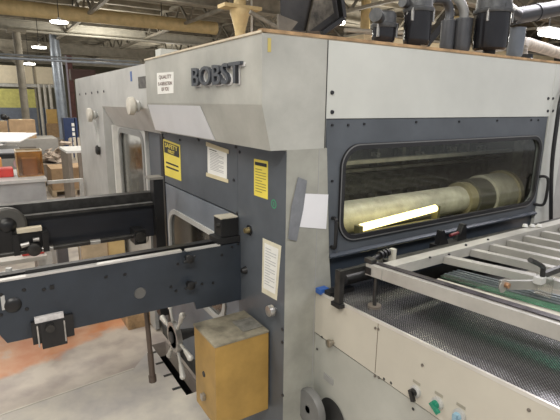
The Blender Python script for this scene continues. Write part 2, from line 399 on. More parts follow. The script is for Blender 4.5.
# hood along the left face, lower strip leans inwards
zb, zl = 1.795, 1.622
prof = [(-.114, ZT), (-.114, zb), (-.074, zl), (.19, zl), (.19, ZT)]
MB().prism([(x, 0, z) for x, z in prof], (0, 1.43, 0)).build('hood', GREYP, PR)
MB().box(-.114, 2.62, .0, 1.43, ZT, ZT + .004).build('hood_lid', CREAM, PR)
MB().box(-.116, 2.06, -.004, .028, ZT + .004, ZT + .016).box(-.116, 2.0, .03, .9, ZT + .004, ZT + .012).build('top_board', WOOD, PR, label='raw plywood board edge')
MB().box(-.119, -.095, .0, 1.43, ZT + .002, ZT + .010).build('top_trim', CREAM, PR)
def onslope(y, z, d=.002):
    t = (zb - z) / (zb - zl); return (-.114 + .04 * t - d, y, z - d * .2)
MB().prism([onslope(1.41, 1.785), onslope(.585, 1.785), onslope(.50, 1.628), onslope(1.40, 1.628)], (-.002, 0, 0)).build('patch_plate', mat('clean white plate', (.60, .61, .63), .3, var=.03), PR, label='cleaner white cover plate')
MB().box(.184, .187, -.002, .0, zl, ZT).build('panel_gap', INK, PR)
MB().box(-.1165, -.114, .055, .075, 0, 0).bm.free()
a = R(269, 38, 'y', -.001); b = R(269, 52, 'y', -.001)
MB().box(a.x - .005, a.x + .009, -.0015, .0, b.z, a.z).build('yellow_mark', mat('faded yellow', (.55, .45, .14), .6), PR, label='yellow paint mark')
# right face
MB().prism([(.0, 0, 0), (.26, 0, 0), (.26, 0, .9), (.232, 0, 1.15), (.199, 0, zl), (.0, 0, zl)], (0, .03, 0)).build('corner_column', COLP, PR, label='bare grey-beige corner column')
MB().box(.158, .1595, -.0012, .002, .3, zl).build('column_seam', GINK, PR)
MB().box(.19, 1.90, 0, .03, 1.742, ZT).build('upper_panel', WHITEP, PR, label='white upper panel')
MB().box(1.90, 2.10, -.002, .03, .0, ZT, .003).build('end_column', WHITEP, PR)
X = lambda a, b: (a, .004, b)
win = rrect(.292, 1.852, 1.212, 1.618, .085, X)
MB().holed([X(.231, 1.152), X(1.91, 1.152), X(1.893, 1.740), X(.192, 1.740)], [win], (0, .02, 0)).build('window_door', SLATE, PR)
F1 = lambda a, b: (a, -.006, b)
fr = MB().holed(rrect(.276, 1.868, 1.196, 1.634, .10, F1), [rrect(.302, 1.842, 1.222, 1.608, .078, F1)], (0, .014, 0)).build('window_frame', RUB, PR)
G = lambda a, b: (a, .008, b)
MB().prism(rrect(.294, 1.850, 1.214, 1.616, .08, G), (0, .003, 0)).build('glass_pane', GLASS, fr)
MB().holed(rrect(.2775, 1.8665, 1.1975, 1.6325, .099, lambda a, b: (a, -.0075, b)), [rrect(.283, 1.861, 1.203, 1.627, .095, lambda a, b: (a, -.0075, b))], (0, .002, 0)).build('trim_strip', mat('grey trim strip', (.22, .22, .22), .35, .5), fr, label='thin grey bead')
MB().prism([(.232, 0, 1.152), (.232, -.012, 1.142), (.232, -.012, 1.135), (.232, .03, 1.135), (.232, .03, 1.152)], (1.67, 0, 0)).build('drip_edge', mat('deep blue paint', (.035, .045, .06), .35), PR)
MB().box(.2, 1.90, .02, .04, .94, 1.12).build('skirt_panel', mat('deep blue paint', (.035, .045, .06), .35), PR)
MB().box(2.11, 2.62, .04, .06, .0, ZT - .02).build('rear_end_plate', mat('end plate', (.40, .40, .38), .5), PR)
# hollow bay
MB().box(.2, 2.6, .93, .95, .95, 1.75).box(.18, .2, .04, .95, .95, 1.75).box(2.60, 2.62, .04, .95, .95, 1.75).box(.2, 2.6, .04, .95, .95, .96).box(.2, 2.6, .04, .95, 1.74, 1.75).build('bay_lining', INSIDE, PR)
# bolts of right face
def screws(parent, pts, r, ax, d, m=BOLT, name='bolt'):
    for q in pts:
        q = Vector(q); e = q.copy(); e['xyz'.index(ax)] += d
        MB().cyl(q, e, r, r * .8, n=10).build(name, m, parent)
pt = [R(x, y, 'y', .004) for x, y in ((332, 125), (348, 125), (364, 124), (416, 122), (459, 121.5), (497, 120.5), (531, 120), (538, 120), (332, 181))]
screws(PR, pt, .006, 'y', -.006)
pt = [R(x, y, 'y', 0) for x, y in ((332, 92.5), (332, 112), (547.5, 111), (552.5, 111), (548, 98.5), (552.5, 98.5))]
screws(PR, pt, .009, 'y', -.006)
# handles on the window door
MB().tube([(.245, .004, 1.315), (.245, -.022, 1.312), (.245, -.026, 1.25), (.245, -.022, 1.188), (.245, .004, 1.185)], .0085, n=8).build('door_handle', BLACK, PR, True)
MB().tube([(1.872, .004, 1.375), (1.895, -.045, 1.373), (1.897, -.055, 1.29), (1.895, -.045, 1.205), (1.872, .004, 1.203)], .009, n=8).build('door_handle', BLACK, PR, True)
# rollers and rails in the bay
ry, rz = .40, 1.18
RF = mat('yellowed flange', (.33, .30, .20), .4, .3); RD = mat('dark collar', (.12, .12, .11), .4, .4)
rl = MB().cyl((.22, ry, rz), (1.66, ry, rz), .092, n=32).build('roller', ROLL, PR, True)
MB().cyl((1.66, ry, rz), (1.73, ry, rz), .115, n=32).build('roller_ring', RF, rl, True)
MB().cyl((1.73, ry, rz), (1.90, ry, rz), .13, n=32).build('roller_collar', RD, rl, True)
MB().cyl((1.90, ry, rz), (2.14, ry, rz), .148, n=32).build('roller_drum', ROLL, rl, True)
MB().cyl((2.14, ry, rz), (2.18, ry, rz), .165, n=32).build('roller_flange', RF, rl, True)
MB().cyl((2.18, ry, rz), (2.40, ry, rz), .10, n=32).build('roller_journal', RD, rl, True)
MB().box(.21, 2.58, .60, .64, 1.44, 1.465).build('cross_rail', mat('worn rail', (.30, .29, .25), .4, .3, var=.2), PR)
MB().box(.21, 2.58, .66, .72, 1.38, 1.40).box(.21, 2.58, .75, .80, 1.55, 1.60).box(.21, 2.58, .80, .84, 1.2, 1.34).build('gripper_bar', mat('dark bar', (.10, .10, .09), .4, .4, var=.3, scale=20), PR)
mb = MB()
for x in (.55, .8, 1.02, 1.3, 1.55, 1.72, 2.0, 2.3): mb.box(x, x + random.uniform(.015, .05), .82, .90, .97, 1.73)
mb.build('inner_posts', mat('dull inner steel', (.12, .12, .10), .5, .4, var=.3, scale=15), PR)
MB().box(2.42, 2.50, .42, .50, 1.0, 1.72).build('inner_bracket', mat('dull inner steel', (.12, .12, .10)), PR)
mb = MB()
for i in range(16):
    x = random.uniform(.7, 2.4); z = random.uniform(1.45, 1.62); s = random.uniform(.012, .03); mb.box(x - s, x + s, .70, .76, z - s, z + s, .003)
mb.build('valve_blocks', mat('small fittings', (.20, .20, .18), .4, .4, var=.4, scale=30), PR)
a = R(362, 225, 'y', .16); b = R(432, 209, 'y', .16)
lt = MB().cyl((.57, .17, 1.186), (1.14, .17, 1.224), .020, n=14).build('light_tube', TUBE, PR, True, label='glowing yellow-white lamp tube')
MB().box(.545, .57, .15, .19, 1.15, 1.20).box(1.14, 1.16, .15, .19, 1.15, 1.24).box(.545, 1.16, .15, .19, 1.145, 1.158).build('tube_holder', mat('olive holder', (.16, .15, .09), .5), lt)
area('bay_fill_light', (1.05, .16, 1.72), (1.4, .08), 3.5, (1, .97, .88))  # added fill light to brighten the bay behind the window
MB().box(.30, 1.80, .10, .22, 1.722, 1.738).build('bay_fill_housing', mat('olive holder', (.16, .15, .09)), PR)  # made-up housing over the added fill light
# brown inner ledge the tube shines on
MB().box(.21, 2.05, .05, .25, 1.06, 1.07).build('drip_tray', mat('dusty tray', (.33, .31, .20), .5, .2, var=.3, scale=10), PR)
# ---- left face
MB().box(-.001, .02, .0015, .42, 0, zl - .005).build('front_side_panel', SLATE, PR)
MB().box(0.0, .02, .424, 1.82, 1.272, zl - .005).build('upper_side_panel', SLATE, PR)
Lw = lambda a, b: (0.002, a, b)
MB().holed([Lw(.424, .15), Lw(1.50, .15), Lw(1.50, 1.262), Lw(.424, 1.262)], [rrect(.60, 1.43, .62, 1.09, .12, Lw)], (.018, 0, 0)).build('side_door', SLATE_L, PR, label='lighter blue-grey side door')
F2 = lambda a, b: (-.008, a, b)
fr = MB().holed(rrect(.575, 1.455, .595, 1.115, .14, F2), [rrect(.605, 1.425, .625, 1.085, .115, F2)], (.014, 0, 0)).build('side_window_frame', mat('pale gasket', (.45, .45, .43), .5), PR, label='pale rounded window frame')
MB().prism(rrect(.60, 1.43, .62, 1.09, .12, lambda a, b: (.008, a, b)), (.003, 0, 0)).build('side_glass', glass('dusty glass', (.55, .55, .5), .15, .18), fr)
MB().box(.05, .06, .5, 1.45, .5, 1.2).build('side_lining', mat('dim interior panel', (.32, .33, .31), .6, var=.4, scale=9), PR)
MB().box(-.004, .02, 1.50, 1.56, 0, 1.62).build('corner_strip', BLACK, PR)
MB().box(.0, .02, 1.56, 1.82, .12, 1.272).build('rear_side_panel', SLATE, PR)
screws(PR, [R(x, y, 'x', 0) for x, y in ((164, 138), (180, 140), (198, 139), (199, 140), (236, 147), (240, 152), (234, 180), (237.5, 213), (283, 329), (283, 342), (283, 395))], .008, 'x', -.006)
c = R(262, 237, 'x', 0)
c = R(250, 230, 'x', 0)
MB().lathe([(.026, -.008), (.026, 0)], c, 'X', 6).build('lock_plate', BLACK, PR)
MB().lathe([(.012, -.03), (.015, -.008)], c, 'X', 12).build('lock_knob', mat('brass', (.35, .28, .14), .35, .8), PR, True)
c = R(246, 270, 'x', 0); MB().lathe([(.012, -.025), (.02, 0)], c, 'X', 12).build('stop_knob', BLACK, PR, True)
c = R(270, 311, 'x', -.03)
MB().lathe([(.010, -.012), (.024, -.010), (.026, 0), (.026, .012), (.012, .016), (.009, .03)], c, 'X', 20).build('turn_knob', STEEL, PR, True, label='round steel turn knob')
c = R(274, 204, 'x', 0)
mb = MB()
mb.holed([(-.0015, c.y + .02 * math.cos(t * PI / 12), c.z + .02 * math.sin(t * PI / 12)) for t in range(24)], [[(-.0015, c.y + .015 * math.cos(t * PI / 12), c.z + .015 * math.sin(t * PI / 12)) for t in range(24)]], (.001, 0, 0))
mb.box(-.0015, -.0005, c.y - .003, c.y + .003, c.z - .008, c.z + .008); mb.build('round_sticker', mat('green ink', (.05, .32, .16), .5), PR, label='green ring sticker')
# lettering on the hood
letters = text('lettering', 'BOBST', (-.1165, .638, 1.875), (0, -1, -.0), (0, 0, 1), .500, .084, .016, LOGO, PR, .012)
text('lettering_backing', 'BOBST', (-.1145, .626, 1.870), (0, -1, 0), (0, 0, 1), .500, .084, .003, mat('white backing', (.7, .7, .7), .4), PR, .02)['label'] = 'white edge of lettering'

# hand wheel on the left face
hc = Vector((-.15, .985, .40))
hw = MB().lathe([(.070, -.02), (.095, -.02), (.095, .012), (.070, .012), (.070, -.02)], hc, 'X', 32)
hw = hw.build('hand_wheel', STEEL, PR, True, label='star hand wheel with ball-ended spokes')
MB().lathe([(.03, -.035), (.036, -.03), (.036, .03), (.02, .15)], hc, 'X', 20).build('wheel_hub', mat('cast iron', (.10, .10, .10), .5, .5), hw, True)
for k in range(6):
    a = R_(5 + 60 * k); d = Vector((0, math.cos(a), math.sin(a)))
    MB().cyl(hc + d * .02, hc + d * .24, .009, n=10).cyl(hc + d * .17, hc + d * .24, .013, .017, n=12).ball(hc + d * .242, .019).build('spoke', mat('polished spoke', (.70, .68, .62), .3, .2), hw, True)

# ---------------------------------------------------------------- rear section of the line (left, light grey)
RS = thing('rear_machine_section', (.5, 2.8, 0), 'light grey rear machine section beyond the hood, with two round knobs', 'machine')
MB().box(-.112, 1.2, 1.432, 4.03, 1.76, 2.03).build('upper_housing', mat('pale grey paint', (.46, .46, .44), .4, var=.14, scale=2), RS)
PG = mat('pale grey paint', (.5, .5, .47))
MB().prism([(-.112, 1.432, 1.76), (-.03, 1.432, 1.60), (.4, 1.432, 1.60), (.4, 1.432, 1.76)], (0, 1.30, 0)).build('lower_slope', PG, RS)
MB().box(-.112, 1.2, 2.75, 4.03, 0, 1.76).build('far_housing', PG, RS)
MB().holed([(-.02, 1.84, .02), (-.02, 2.74, .02), (-.02, 2.74, 1.60), (-.02, 1.84, 1.60)], [rrect(1.90, 2.60, .75, 1.56, .08, lambda a, b: (-.02, a, b))], (.03, 0, 0)).build('service_door', PG, RS)
fr = MB().holed(rrect(1.875, 2.625, .725, 1.585, .10, lambda a, b: (-.028, a, b)), [rrect(1.915, 2.585, .765, 1.545, .07, lambda a, b: (-.028, a, b))], (.012, 0, 0)).build('door_window_frame', mat('grey gasket', (.22, .22, .21), .5), RS)
MB().prism(rrect(1.90, 2.60, .75, 1.56, .08, lambda a, b: (-.008, a, b)), (.003, 0, 0)).build('door_glass', glass('clear dusty glass', (.62, .62, .56), .12, .15), fr)
MB().box(.25, .27, 1.84, 2.74, .1, 1.59).build('door_lining', mat('dim interior panel', (.13, .13, .11)), RS)
mb = MB()
for (y0, z0, y1, z1) in ((2.1, .8, 2.35, 1.5), (2.3, .8, 2.0, 1.45), (2.45, .9, 2.42, 1.5)): mb.beam((.08, y0, z0), (.08, y1, z1), .03, .03)
mb.build('inner_levers', mat('pale lever', (.42, .40, .36), .5), RS)
MB().box(-.06, -.02, 2.66, 2.70, .1, 1.6).build('hinge_strip', mat('white strip', (.65, .64, .6), .4), RS)
c = R(104, 118, 'x', -.114)
def big_knob(px, py, r, s):
    c = R(px, py, 'x', -.17)
    k = MB().lathe([(r * .5, -.035), (r * .92, -.03), (r, -.015), (r, .0), (r * .75, .012)], c, 'X', 28).build('round_knob', mat('ivory knob', (.60, .57, .50), .4), RS, True, label='ivory round knob')
    MB().cyl((c.x + .01, c.y, c.z), (-.11, c.y, c.z), r * .35, n=16).lathe([(r * .4, -.02), (r * .7, -.0), (r * .4, .02)], (c.x + .03, c.y, c.z), 'X', 16).build('knob_shaft', ALU, k, True)
big_knob(133, 106, .058, 1); big_knob(91, 115, .062, 1)
c = R(99, 150, 'x', -.12)
MB().lathe([(.03, -.03), (.045, -.02), (.045, 0)], c, 'X', 16).build('latch_knob', DARKM, RS, True)
a = R(94, 124, 'x', -.118); b = R(99, 149, 'x', -.118)
MB().beam(a, b, .02, .10, up=(0, 1, 0)).build('link_plate', ALU, RS)
screws(RS, [R(80 + 6 * k, 94.5 - .8 * k, 'x', -.112) for k in range(5)], .012, 'x', -.006)
tag(MB().box(-.1145, -.112, 1.432, 1.60, 1.885, 1.957).build('name_plate', mat('dark plate', (.12, .11, .10), .35, .3, var=.4, scale=40)), 'small dark rectangular plate on the rear section beside the hood sign', 'plate')
c = R(131, 76, 'x', -.113)
tag(MB().box(-.1135, -.112, c.y - .02, c.y + .02, c.z - .035, c.z + .03).build('blue_tape', BLUE), 'tiny blue tape strip on the top of the rear machine section', 'tape')
a = R(141, 56, 'x', .0)
tag(MB().box(.0, .3, 1.47, 1.57, 2.03, 2.13).build('junction_box', WHITEP), 'small white box standing on the machine top just left of the hood', 'box')

# ---------------------------------------------------------------- signs and papers
def sheet_on_left(name, q, m, label, cat, x=0., th=.0015):
    """q: four pixel corners on the left face"""
    P = [R(a, b, 'x', x - .0005) for a, b in q]
    t = thing(name, (x, sum(p.y for p in P) / 4, min(p.z for p in P)), label, cat)
    MB().prism(P, (-th, 0, 0)).build('sheet', m, t)
    return t, P
def lerp2(P, u, v):
    return (P[0] * (1 - u) + P[1] * u) * (1 - v) + (P[3] * (1 - u) + P[2] * u) * v
def patch(t, P, u0, u1, v0, v1, m, name, off, label=None):
    return MB().prism([lerp2(P, u0, v0) + Vector(off), lerp2(P, u1, v0) + Vector(off), lerp2(P, u1, v1) + Vector(off), lerp2(P, u0, v1) + Vector(off)],
               Vector(off) * .4).build(name, m, t, label=label)
def words(t, P, u0, v1, body, wu, hv, m, off, bold=0, name='lettering'):
    o = lerp2(P, u0, v1) + Vector(off); r = lerp2(P, u0 + wu, v1) - lerp2(P, u0, v1); u = lerp2(P, u0, v1 - hv) - lerp2(P, u0, v1)
    return text(name, body, o, r, u, r.length, u.length, .0008, m, t, bold)
t, P = sheet_on_left('safety_sign', ((163.3, 138.7), (180, 145), (181.3, 181), (165.2, 175)), YEL, 'yellow safety sign with black header on the slate panel', 'sign')
O = (-.0019, 0, 0)
patch(t, P, .05, .95, .05, .36, INK, 'header', O)
words(t, P, .12, .20, 'SAFETY', .76, .12, YEL, (-.003, 0, 0), .02); words(t, P, .3, .33, 'FIRST', .4, .09, YEL, (-.003, 0, 0), .01)
for k in range(2): patch(t, P, .12, .88, .60 + .12 * k, .645 + .12 * k, INK, 'text_line', O)
t, P = sheet_on_left('notice_paper', ((207.5, 143), (227, 150), (227, 181), (208, 175)), PAPER, 'white printed notice taped top and bottom on the slate panel', 'paper')
for k in range(12): patch(t, P, .15, .85 if k % 3 else .6, .22 + .05 * k, .235 + .05 * k, GINK, 'text_line', O)
patch(t, P, .12, .5, .15, .175, INK, 'heading', O)
patch(t, P, -.06, 1.10, -.03, .10, TAPE, 'tape', (-.0022, 0, 0)); patch(t, P, -.08, 1.08, .93, 1.05, TAPE, 'tape', (-.0022, 0, 0))
t, P = sheet_on_left('warning_label', ((254.3, 158.7), (268.2, 161.3), (268, 199.5), (254.3, 195)), YEL, 'narrow yellow warning label with small black header, near the column', 'label')
patch(t, P, .08, .92, .07, .16, INK, 'header', O)
for k in range(9): patch(t, P, .12, .88 if k % 4 else .6, .25 + .075 * k, .27 + .075 * k, mat('olive ink', (.28, .24, .06)), 'text_line', O)
t, P = sheet_on_left('hanging_document', ((263, 238), (281.5, 246), (277, 300.5), (262, 292)), CPAPER, 'creased cream document sheet stuck beside the corner column above the steel knob', 'paper')
patch(t, P, .12, .88, .07, .90, PAPER, 'printed_page', O, 'white printed page')
for k in range(14): patch(t, P, .2, .8 if k % 3 else .5, .14 + .05 * k, .148 + .05 * k, GINK, 'text_line', (-.003, 0, 0))
t, P = sheet_on_left('quality_sign', ((157, 73), (173.8, 71.8), (173.8, 93.2), (157.8, 94.3)), PAPER, 'white QUALITY sign on the hood left of the large lettering', 'sign', -.114)
INKR = mat('brown ink', (.16, .09, .08), .5, var=0)
words(t, P, .14, .32, 'QUALITY', .74, .2, INKR, (-.0022, 0, 0)); words(t, P, .08, .60, 'IS A REFLECTION', .84, .16, INKR, (-.0022, 0, 0)); words(t, P, .28, .86, 'OF YOU', .46, .17, INKR, (-.0022, 0, 0))
P = [R(a, b, 'y', -.0015) for a, b in ((302, 193.5), (328.2, 194.5), (326, 229), (299.5, 227))]
o = MB().prism(P, (0, -.0012, 0)).build('blank_card', mat('bright card', (.74, .74, .76), .5, var=.02)); tag(o, 'blank white card taped to the corner column', 'card')
P = [R(a, b, 'y', -.0035) for a, b in ((298, 177), (307, 180.5), (303, 210), (296.5, 241), (288, 239), (291, 208))]
tag(MB().prism(P, (0, -.0014, 0)).build('duct_tape_strip', DUCTT), 'wide crinkled grey duct tape strip over the edge of the white card', 'tape')

# ---------------------------------------------------------------- ochre electrical box
b0x, b1x, b0y, b1y, b0z, b1z = -.277, -.012, .109, .341, .395, .797
OB = thing('ochre_electrical_box', (-.14, .22, b0z), 'ochre yellow sheet-metal box with worn dusty lid on the lower side panel', 'box')
MB().box(b0x, b1x, b0y, b1y, b0z, b1z, .004).build('box_body', OCHRE, OB)
MB().box(b0x - .003, b1x, b0y - .003, b1y + .003, b1z - .004, b1z + .006, .002).build('lid', OCHT, OB)
MB().box(-.12, -.02, .15, .26, b1z + .006, b1z + .010, .001).build('lid_plate', mat('worn label plate', (.26, .25, .22), .4, .4, var=.2, scale=30), OB)
c = R(204, 374, 'x', b0x); MB().lathe([(.012, -.004), (.014, 0)], c, 'X', 16).build('keyhole', INK, OB)
c = R(205, 396, 'x', b0x); MB().box(c.x - .02, c.x, c.y - .012, c.y + .012, c.z - .014, c.z + .014, .003).build('latch', STEEL, OB)
MB().box(-.012, .0, .13, .32, .45, .75).build('mounting_plate', DARKM, OB)

# ---------------------------------------------------------------- near feed arm
ya = .396
def az(px, py): return R(px, py, 'y', ya)
A1 = thing('near_feed_arm', (-.6, ya, .85), 'near dark slate feeder side arm with knobs and clamp, reaching left from the press', 'arm')
top, bot = 1.142, .887
MB().prism([(-.0, ya, top - .005), (-.98, ya, top - .002), (-1.35, ya, top + .01), (-1.35, ya, bot + .10), (-1.04, ya, bot + .065), (-1.01, ya, bot + .006), (-.25, ya, bot - .003), (-.24, ya, bot - .045), (-.0, ya, bot - .05)], (0, .018, 0)).build('arm_plate', ARM, A1)
MB().box(-1.34, -.30, ya + .0, ya + .026, top - .004, top + .005).box(-.28, -.11, ya, ya + .026, top - .006, top + .002).build('top_strip', mat('bright machined edge', (.62, .61, .59), .35, .5), A1, label='bright machined top edge')
MB().box(-1.34, -.05, ya + .06, ya + .10, top - .03, top + .004).box(-1.34, -.05, ya + .02, ya + .10, top - .08, top - .06).build('inner_rail', BLACK, A1)
MB().box(-.92, -.66, ya + .03, ya + .05, top - .02, top + .018).build('inner_lip', BLACK, A1)
c = az(140, 293); MB().lathe([(.010, -.004), (.024, -.005), (.026, 0)], c, 'Y', 24).build('cover_disc', mat('dark disc', (.16, .16, .155), .4, .5), A1, True)
for q in ((187, 257), (188, 283)):
    c = az(*q)
    k = MB().lathe([(.012, -.045), (.02, -.042), (.02, -.03), (.012, -.024), (.012, 0)], c, 'Y', 12).build('clamp_knob', BLACK, A1, True)
    MB().cyl((c.x - .028, c.y - .035, c.z - .012), (c.x + .028, c.y - .035, c.z + .010), .006, n=8).build('knob_lever', BLACK, k)
c = az(13, 305); MB().lathe([(.012, -.012), (.022, -.01), (.03, -.002), (.03, 0)], c, 'Y', 20).build('pivot_bolt', BLACK, A1, True)
c = az(3, 303); MB().box(c.x - .006, c.x + .008, ya - .003, ya, c.z - .028, c.z + .03, .002).build('slot_plate', ALU, A1)
screws(A1, [az(x, y) for x, y in ((24, 290), (44, 289.5), (27, 309), (106, 277), (125, 274.5), (178, 264), (171, 287), (202, 284), (213, 283), (222, 255), (238, 244), (1, 315), (176, 291), (232, 247), (1, 295))], .0075, 'y', -.003, BLACK)
c = az(52, 287); MB().box(c.x - .008, c.x + .008, ya - .003, ya, c.z - .009, c.z + .009).build('square_plug', BLACK, A1)
c = az(48, 325)
cl = MB().box(-.925, -.775, ya - .012, ya, .865, .90).box(-.925, -.885, ya - .018, ya, .90, .962).box(-.815, -.775, ya - .018, ya, .90, .962).box(-.895, -.805, ya - .022, ya, .842, .955, .002).build('clamp_bracket', BLACK, A1)
MB().box(-.912, -.808, ya - .02, ya, .955, .978, .003).build('clamp_pad', mat('pale worn pad', (.55, .53, .52), .5, var=.2, scale=30), cl, label='pale worn clamp pad')
MB().cyl((-.862, ya - .04, .93), (-.862, ya - .02, .93), .016, n=14).build('clamp_screw', DARKM, cl, True)
for x in (-.908, -.812): MB().box(x, x + .005, ya - .024, ya - .016, .855, .945).build('clamp_edge', STEEL, cl)
# black block at the arm's end and rail behind
BB = thing('sensor_block', (-.06, .45, 1.14), 'black cube block with pale top on the near arm beside the press panel', 'block')
a = R(222, 219, 'y', .42)
MB().box(-.098, -.006, .41, .49, top + .03, 1.262, .003).build('block_body', BLACK, BB)
MB().box(-.098, -.006, .41, .49, 1.262, 1.267).build('block_top', mat('dusty tan top', (.45, .42, .34), .6), BB)
MB().cyl((-.115, .43, 1.23), (-.098, .43, 1.23), .01, n=10).build('stud', DARKM, BB, True)
MB().box(-.12, -.0, .40, .50, top + .0, top + .03).build('block_foot', BLACK, BB)
tag(MB().cyl((-.452, .50, .93), (-.452, .412, .93), .009, n=10).cyl((-.452, .50, .94), (-.441, .50, .62), .012, n=12).cyl((-.441, .5, .62), (-.438, .50, .50), .015, n=12).cyl((-.438, .5, .50), (-.437, .5, .468), .019, n=12).build('hanging_rod', mat('brown rod', (.10, .075, .06), .45, .3), smooth=True), 'brown round rod hanging down below the near feed arm', 'rod')

# ---------------------------------------------------------------- far feed arm
yb = 1.3
A2 = thing('far_feed_arm', (-.6, yb, .9), 'far black feeder side arm with pulley and round rod, behind the near arm', 'arm')
MB().box(-1.4, -.13, yb, yb + .03, .965, 1.172).build('arm_plate', mat('satin black blue', (.018, .020, .026), .35, var=.1), A2)
MB().box(-1.4, -.13, yb - .03, yb + .05, 1.172, 1.188).box(-1.4, -.13, yb + .02, yb + .05, 1.188, 1.235).box(-1.4, -.13, yb + .02, yb + .09, 1.235, 1.245).build('top_rail', DARKM, A2)
MB().box(-1.4, -.16, yb - .028, yb - .012, 1.188, 1.193).build('rail_edge', STEEL, A2)
po = MB().box(-.155, -.095, yb - .05, yb + .03, .42, 1.335, .003).build('end_post', BLACK, A2)
MB().box(-.18, -.095, yb - .06, yb + .04, 1.335, 1.350).build('post_cap', mat('pale cap', (.22, .21, .19)), po)
MB().cyl((-1.0, yb - .07, 1.0), (-.27, yb - .07, 1.004), .013, n=12).build('guide_rod', DARKM, A2, True)
for x in (-.80, -.55): MB().cyl((x, yb - .07, 1.0), (x + .055, yb - .07, 1.0), .016, n=12).build('rod_sleeve', STEEL, A2, True)
MB().box(-.305, -.235, yb - .11, yb, .955, 1.045, .004).build('rod_block', BLACK, A2)
MB().lathe([(.012, -.012), (.03, -.01), (.032, 0)], (-.27, yb - .11, 1.0), 'Y', 16).build('block_screw', DARKM, A2, True)
c = R(7, 225, 'y', yb - .03)
pu = MB().lathe([(.05, -.02), (.085, -.02), (.095, -.01), (.095, .02), (.05, .02)], c, 'Y', 32).build('pulley', mat('grey pulley', (.10, .097, .09), .4, .4), A2, True)
MB().lathe([(.02, -.05), (.03, -.045), (.045, -.02)], c, 'Y', 20).build('pulley_hub', BLACK, pu, True)
MB().box(c.x - .09, c.x + .02, yb - .07, yb, c.z - .16, c.z - .02).build('pulley_bracket', BLACK, A2)
c = R(31, 243, 'y', yb - .08)
br = MB().box(c.x - .085, c.x - .055, yb - .10, yb, c.z - .055, c.z + .06).box(c.x + .055, c.x + .085, yb - .10, yb, c.z - .055, c.z + .06).box(c.x - .055, c.x + .055, yb - .07, yb, c.z - .03, c.z + .06).build('sensor_bracket', BLACK, A2)
MB().box(c.x - .06, c.x + .06, yb - .09, yb - .04, c.z + .062, c.z + .085, .003).build('bracket_pad', CREAM, br, label='cream worn pad')
MB().lathe([(.02, -.05), (.034, -.045), (.036, -.02), (.02, -.01), (.015, .0)], (c.x + .01, yb - .08, c.z - .03), 'Y', 18).build('bracket_knob', DARKM, br, True)
MB().cyl((c.x - .05, yb - .11, c.z), (c.x - .01, yb - .11, c.z + .005), .013, n=10).cyl((c.x + .01, yb - .10, c.z + .02), (c.x + .04, yb - .10, c.z + .02), .012, n=10).build('bracket_bolts', STEEL, br, True)
tag(MB().box(-1.4, -.2, 1.0, 1.04, .86, .90).build('cross_slat', BLACK), 'black bar between the two feed arms at the lower left', 'bar')
c = R(10, 279, 'y', .6)
tag(MB().lathe([(.11, 0), (.11, .03), (.09, .045), (.012, .05), (.012, .085)], (c.x, .62, 1.035), 'Z', 32).build('spool', ALU, smooth=True), 'pale round cap with a stud just behind the near arm at the left edge', 'cap')

# ---------------------------------------------------------------- delivery table (right)
def cz(y, z0=.994): return z0 + .051 * (-y)
DT = thing('delivery_table', (.9, -.7, 0), 'beige delivery table housing with perforated steel cover and rotary switches', 'machine')
xs = .165; ye = -1.42
MB().prism([(xs, -.0, cz(0)), (xs, ye, cz(ye)), (xs, ye, .79), (xs, -.0, .795)], (.02, 0, 0)).build('side_panel', BEIGE, DT)
MB().box(xs + .004, xs + .02, ye, -.0, .0, .787).build('lower_panel', BEIGE2, DT)
MB().box(xs + .006, xs + .02, ye, -.0, .785, .796).build('panel_seam', INK, DT)
MB().box(xs - .0012, xs, R(378, 329, 'x', xs).y - .001, R(378, 329, 'x', xs).y + .001, .80, cz(-.3) - .004).build('joint_line', mat('brown line', (.15, .12, .09)), DT)
MB().prism([(xs + .004, -.01, cz(0) + .003), (xs + .004, ye, cz(ye) + .003), (.56, ye, cz(ye) + .003), (.56, -.01, cz(0) + .003)], (0, 0, -.006)).build('perforated_cover', PERF, DT, label='dotted dark perforated steel cover')
MB().prism([(xs - .001, -.0, cz(0) + .0045), (xs - .001, ye, cz(ye) + .0045), (xs + .007, ye, cz(ye) + .0045), (xs + .007, -.0, cz(0) + .0045)], (0, 0, -.012)).build('cover_edge', mat('pale edge', (.62, .60, .56), .35, .3), DT)
MB().box(.19, 2.3, ye, -.06, 0, .90).build('table_core', INSIDE, DT)
MB().prism([(.56, -.4, 1.03), (.56, ye, 1.06), (2.3, ye, 1.06), (2.3, -.4, 1.03)], (0, 0, -.02)).build('bed_plate', mat('dusty bed', (.36, .34, .28), .5, .2, var=.3, scale=7), DT)
scp = [R(x, y, 'x', xs) for x, y in ((422.5, 365), (529, 410), (375.5, 328), (378.5, 329), (375, 376), (379, 377.5))]
screws(DT, scp, .0055, 'x', -.004, mat('worn screw', (.22, .20, .18), .35, .7))
screws(DT, [R(x, y, 'x', xs) for x, y in ((384, 379), (391, 383), (413, 409), (317, 349), (322, 337))], .006, 'x', -.001, INK)
c = R(333, 342, 'x', xs)
MB().lathe([(.010, -.03), (.017, -.028), (.017, -.016), (.010, -.013), (.010, 0)], c, 'X', 18).build('push_knob', mat('old chrome', (.40, .37, .32), .3, .9), DT, True)
MB().box(xs + .0, xs + .0045, -.14, -.075, .60, .63).build('nameplate', mat('grey plate', (.30, .30, .29), .4), DT)
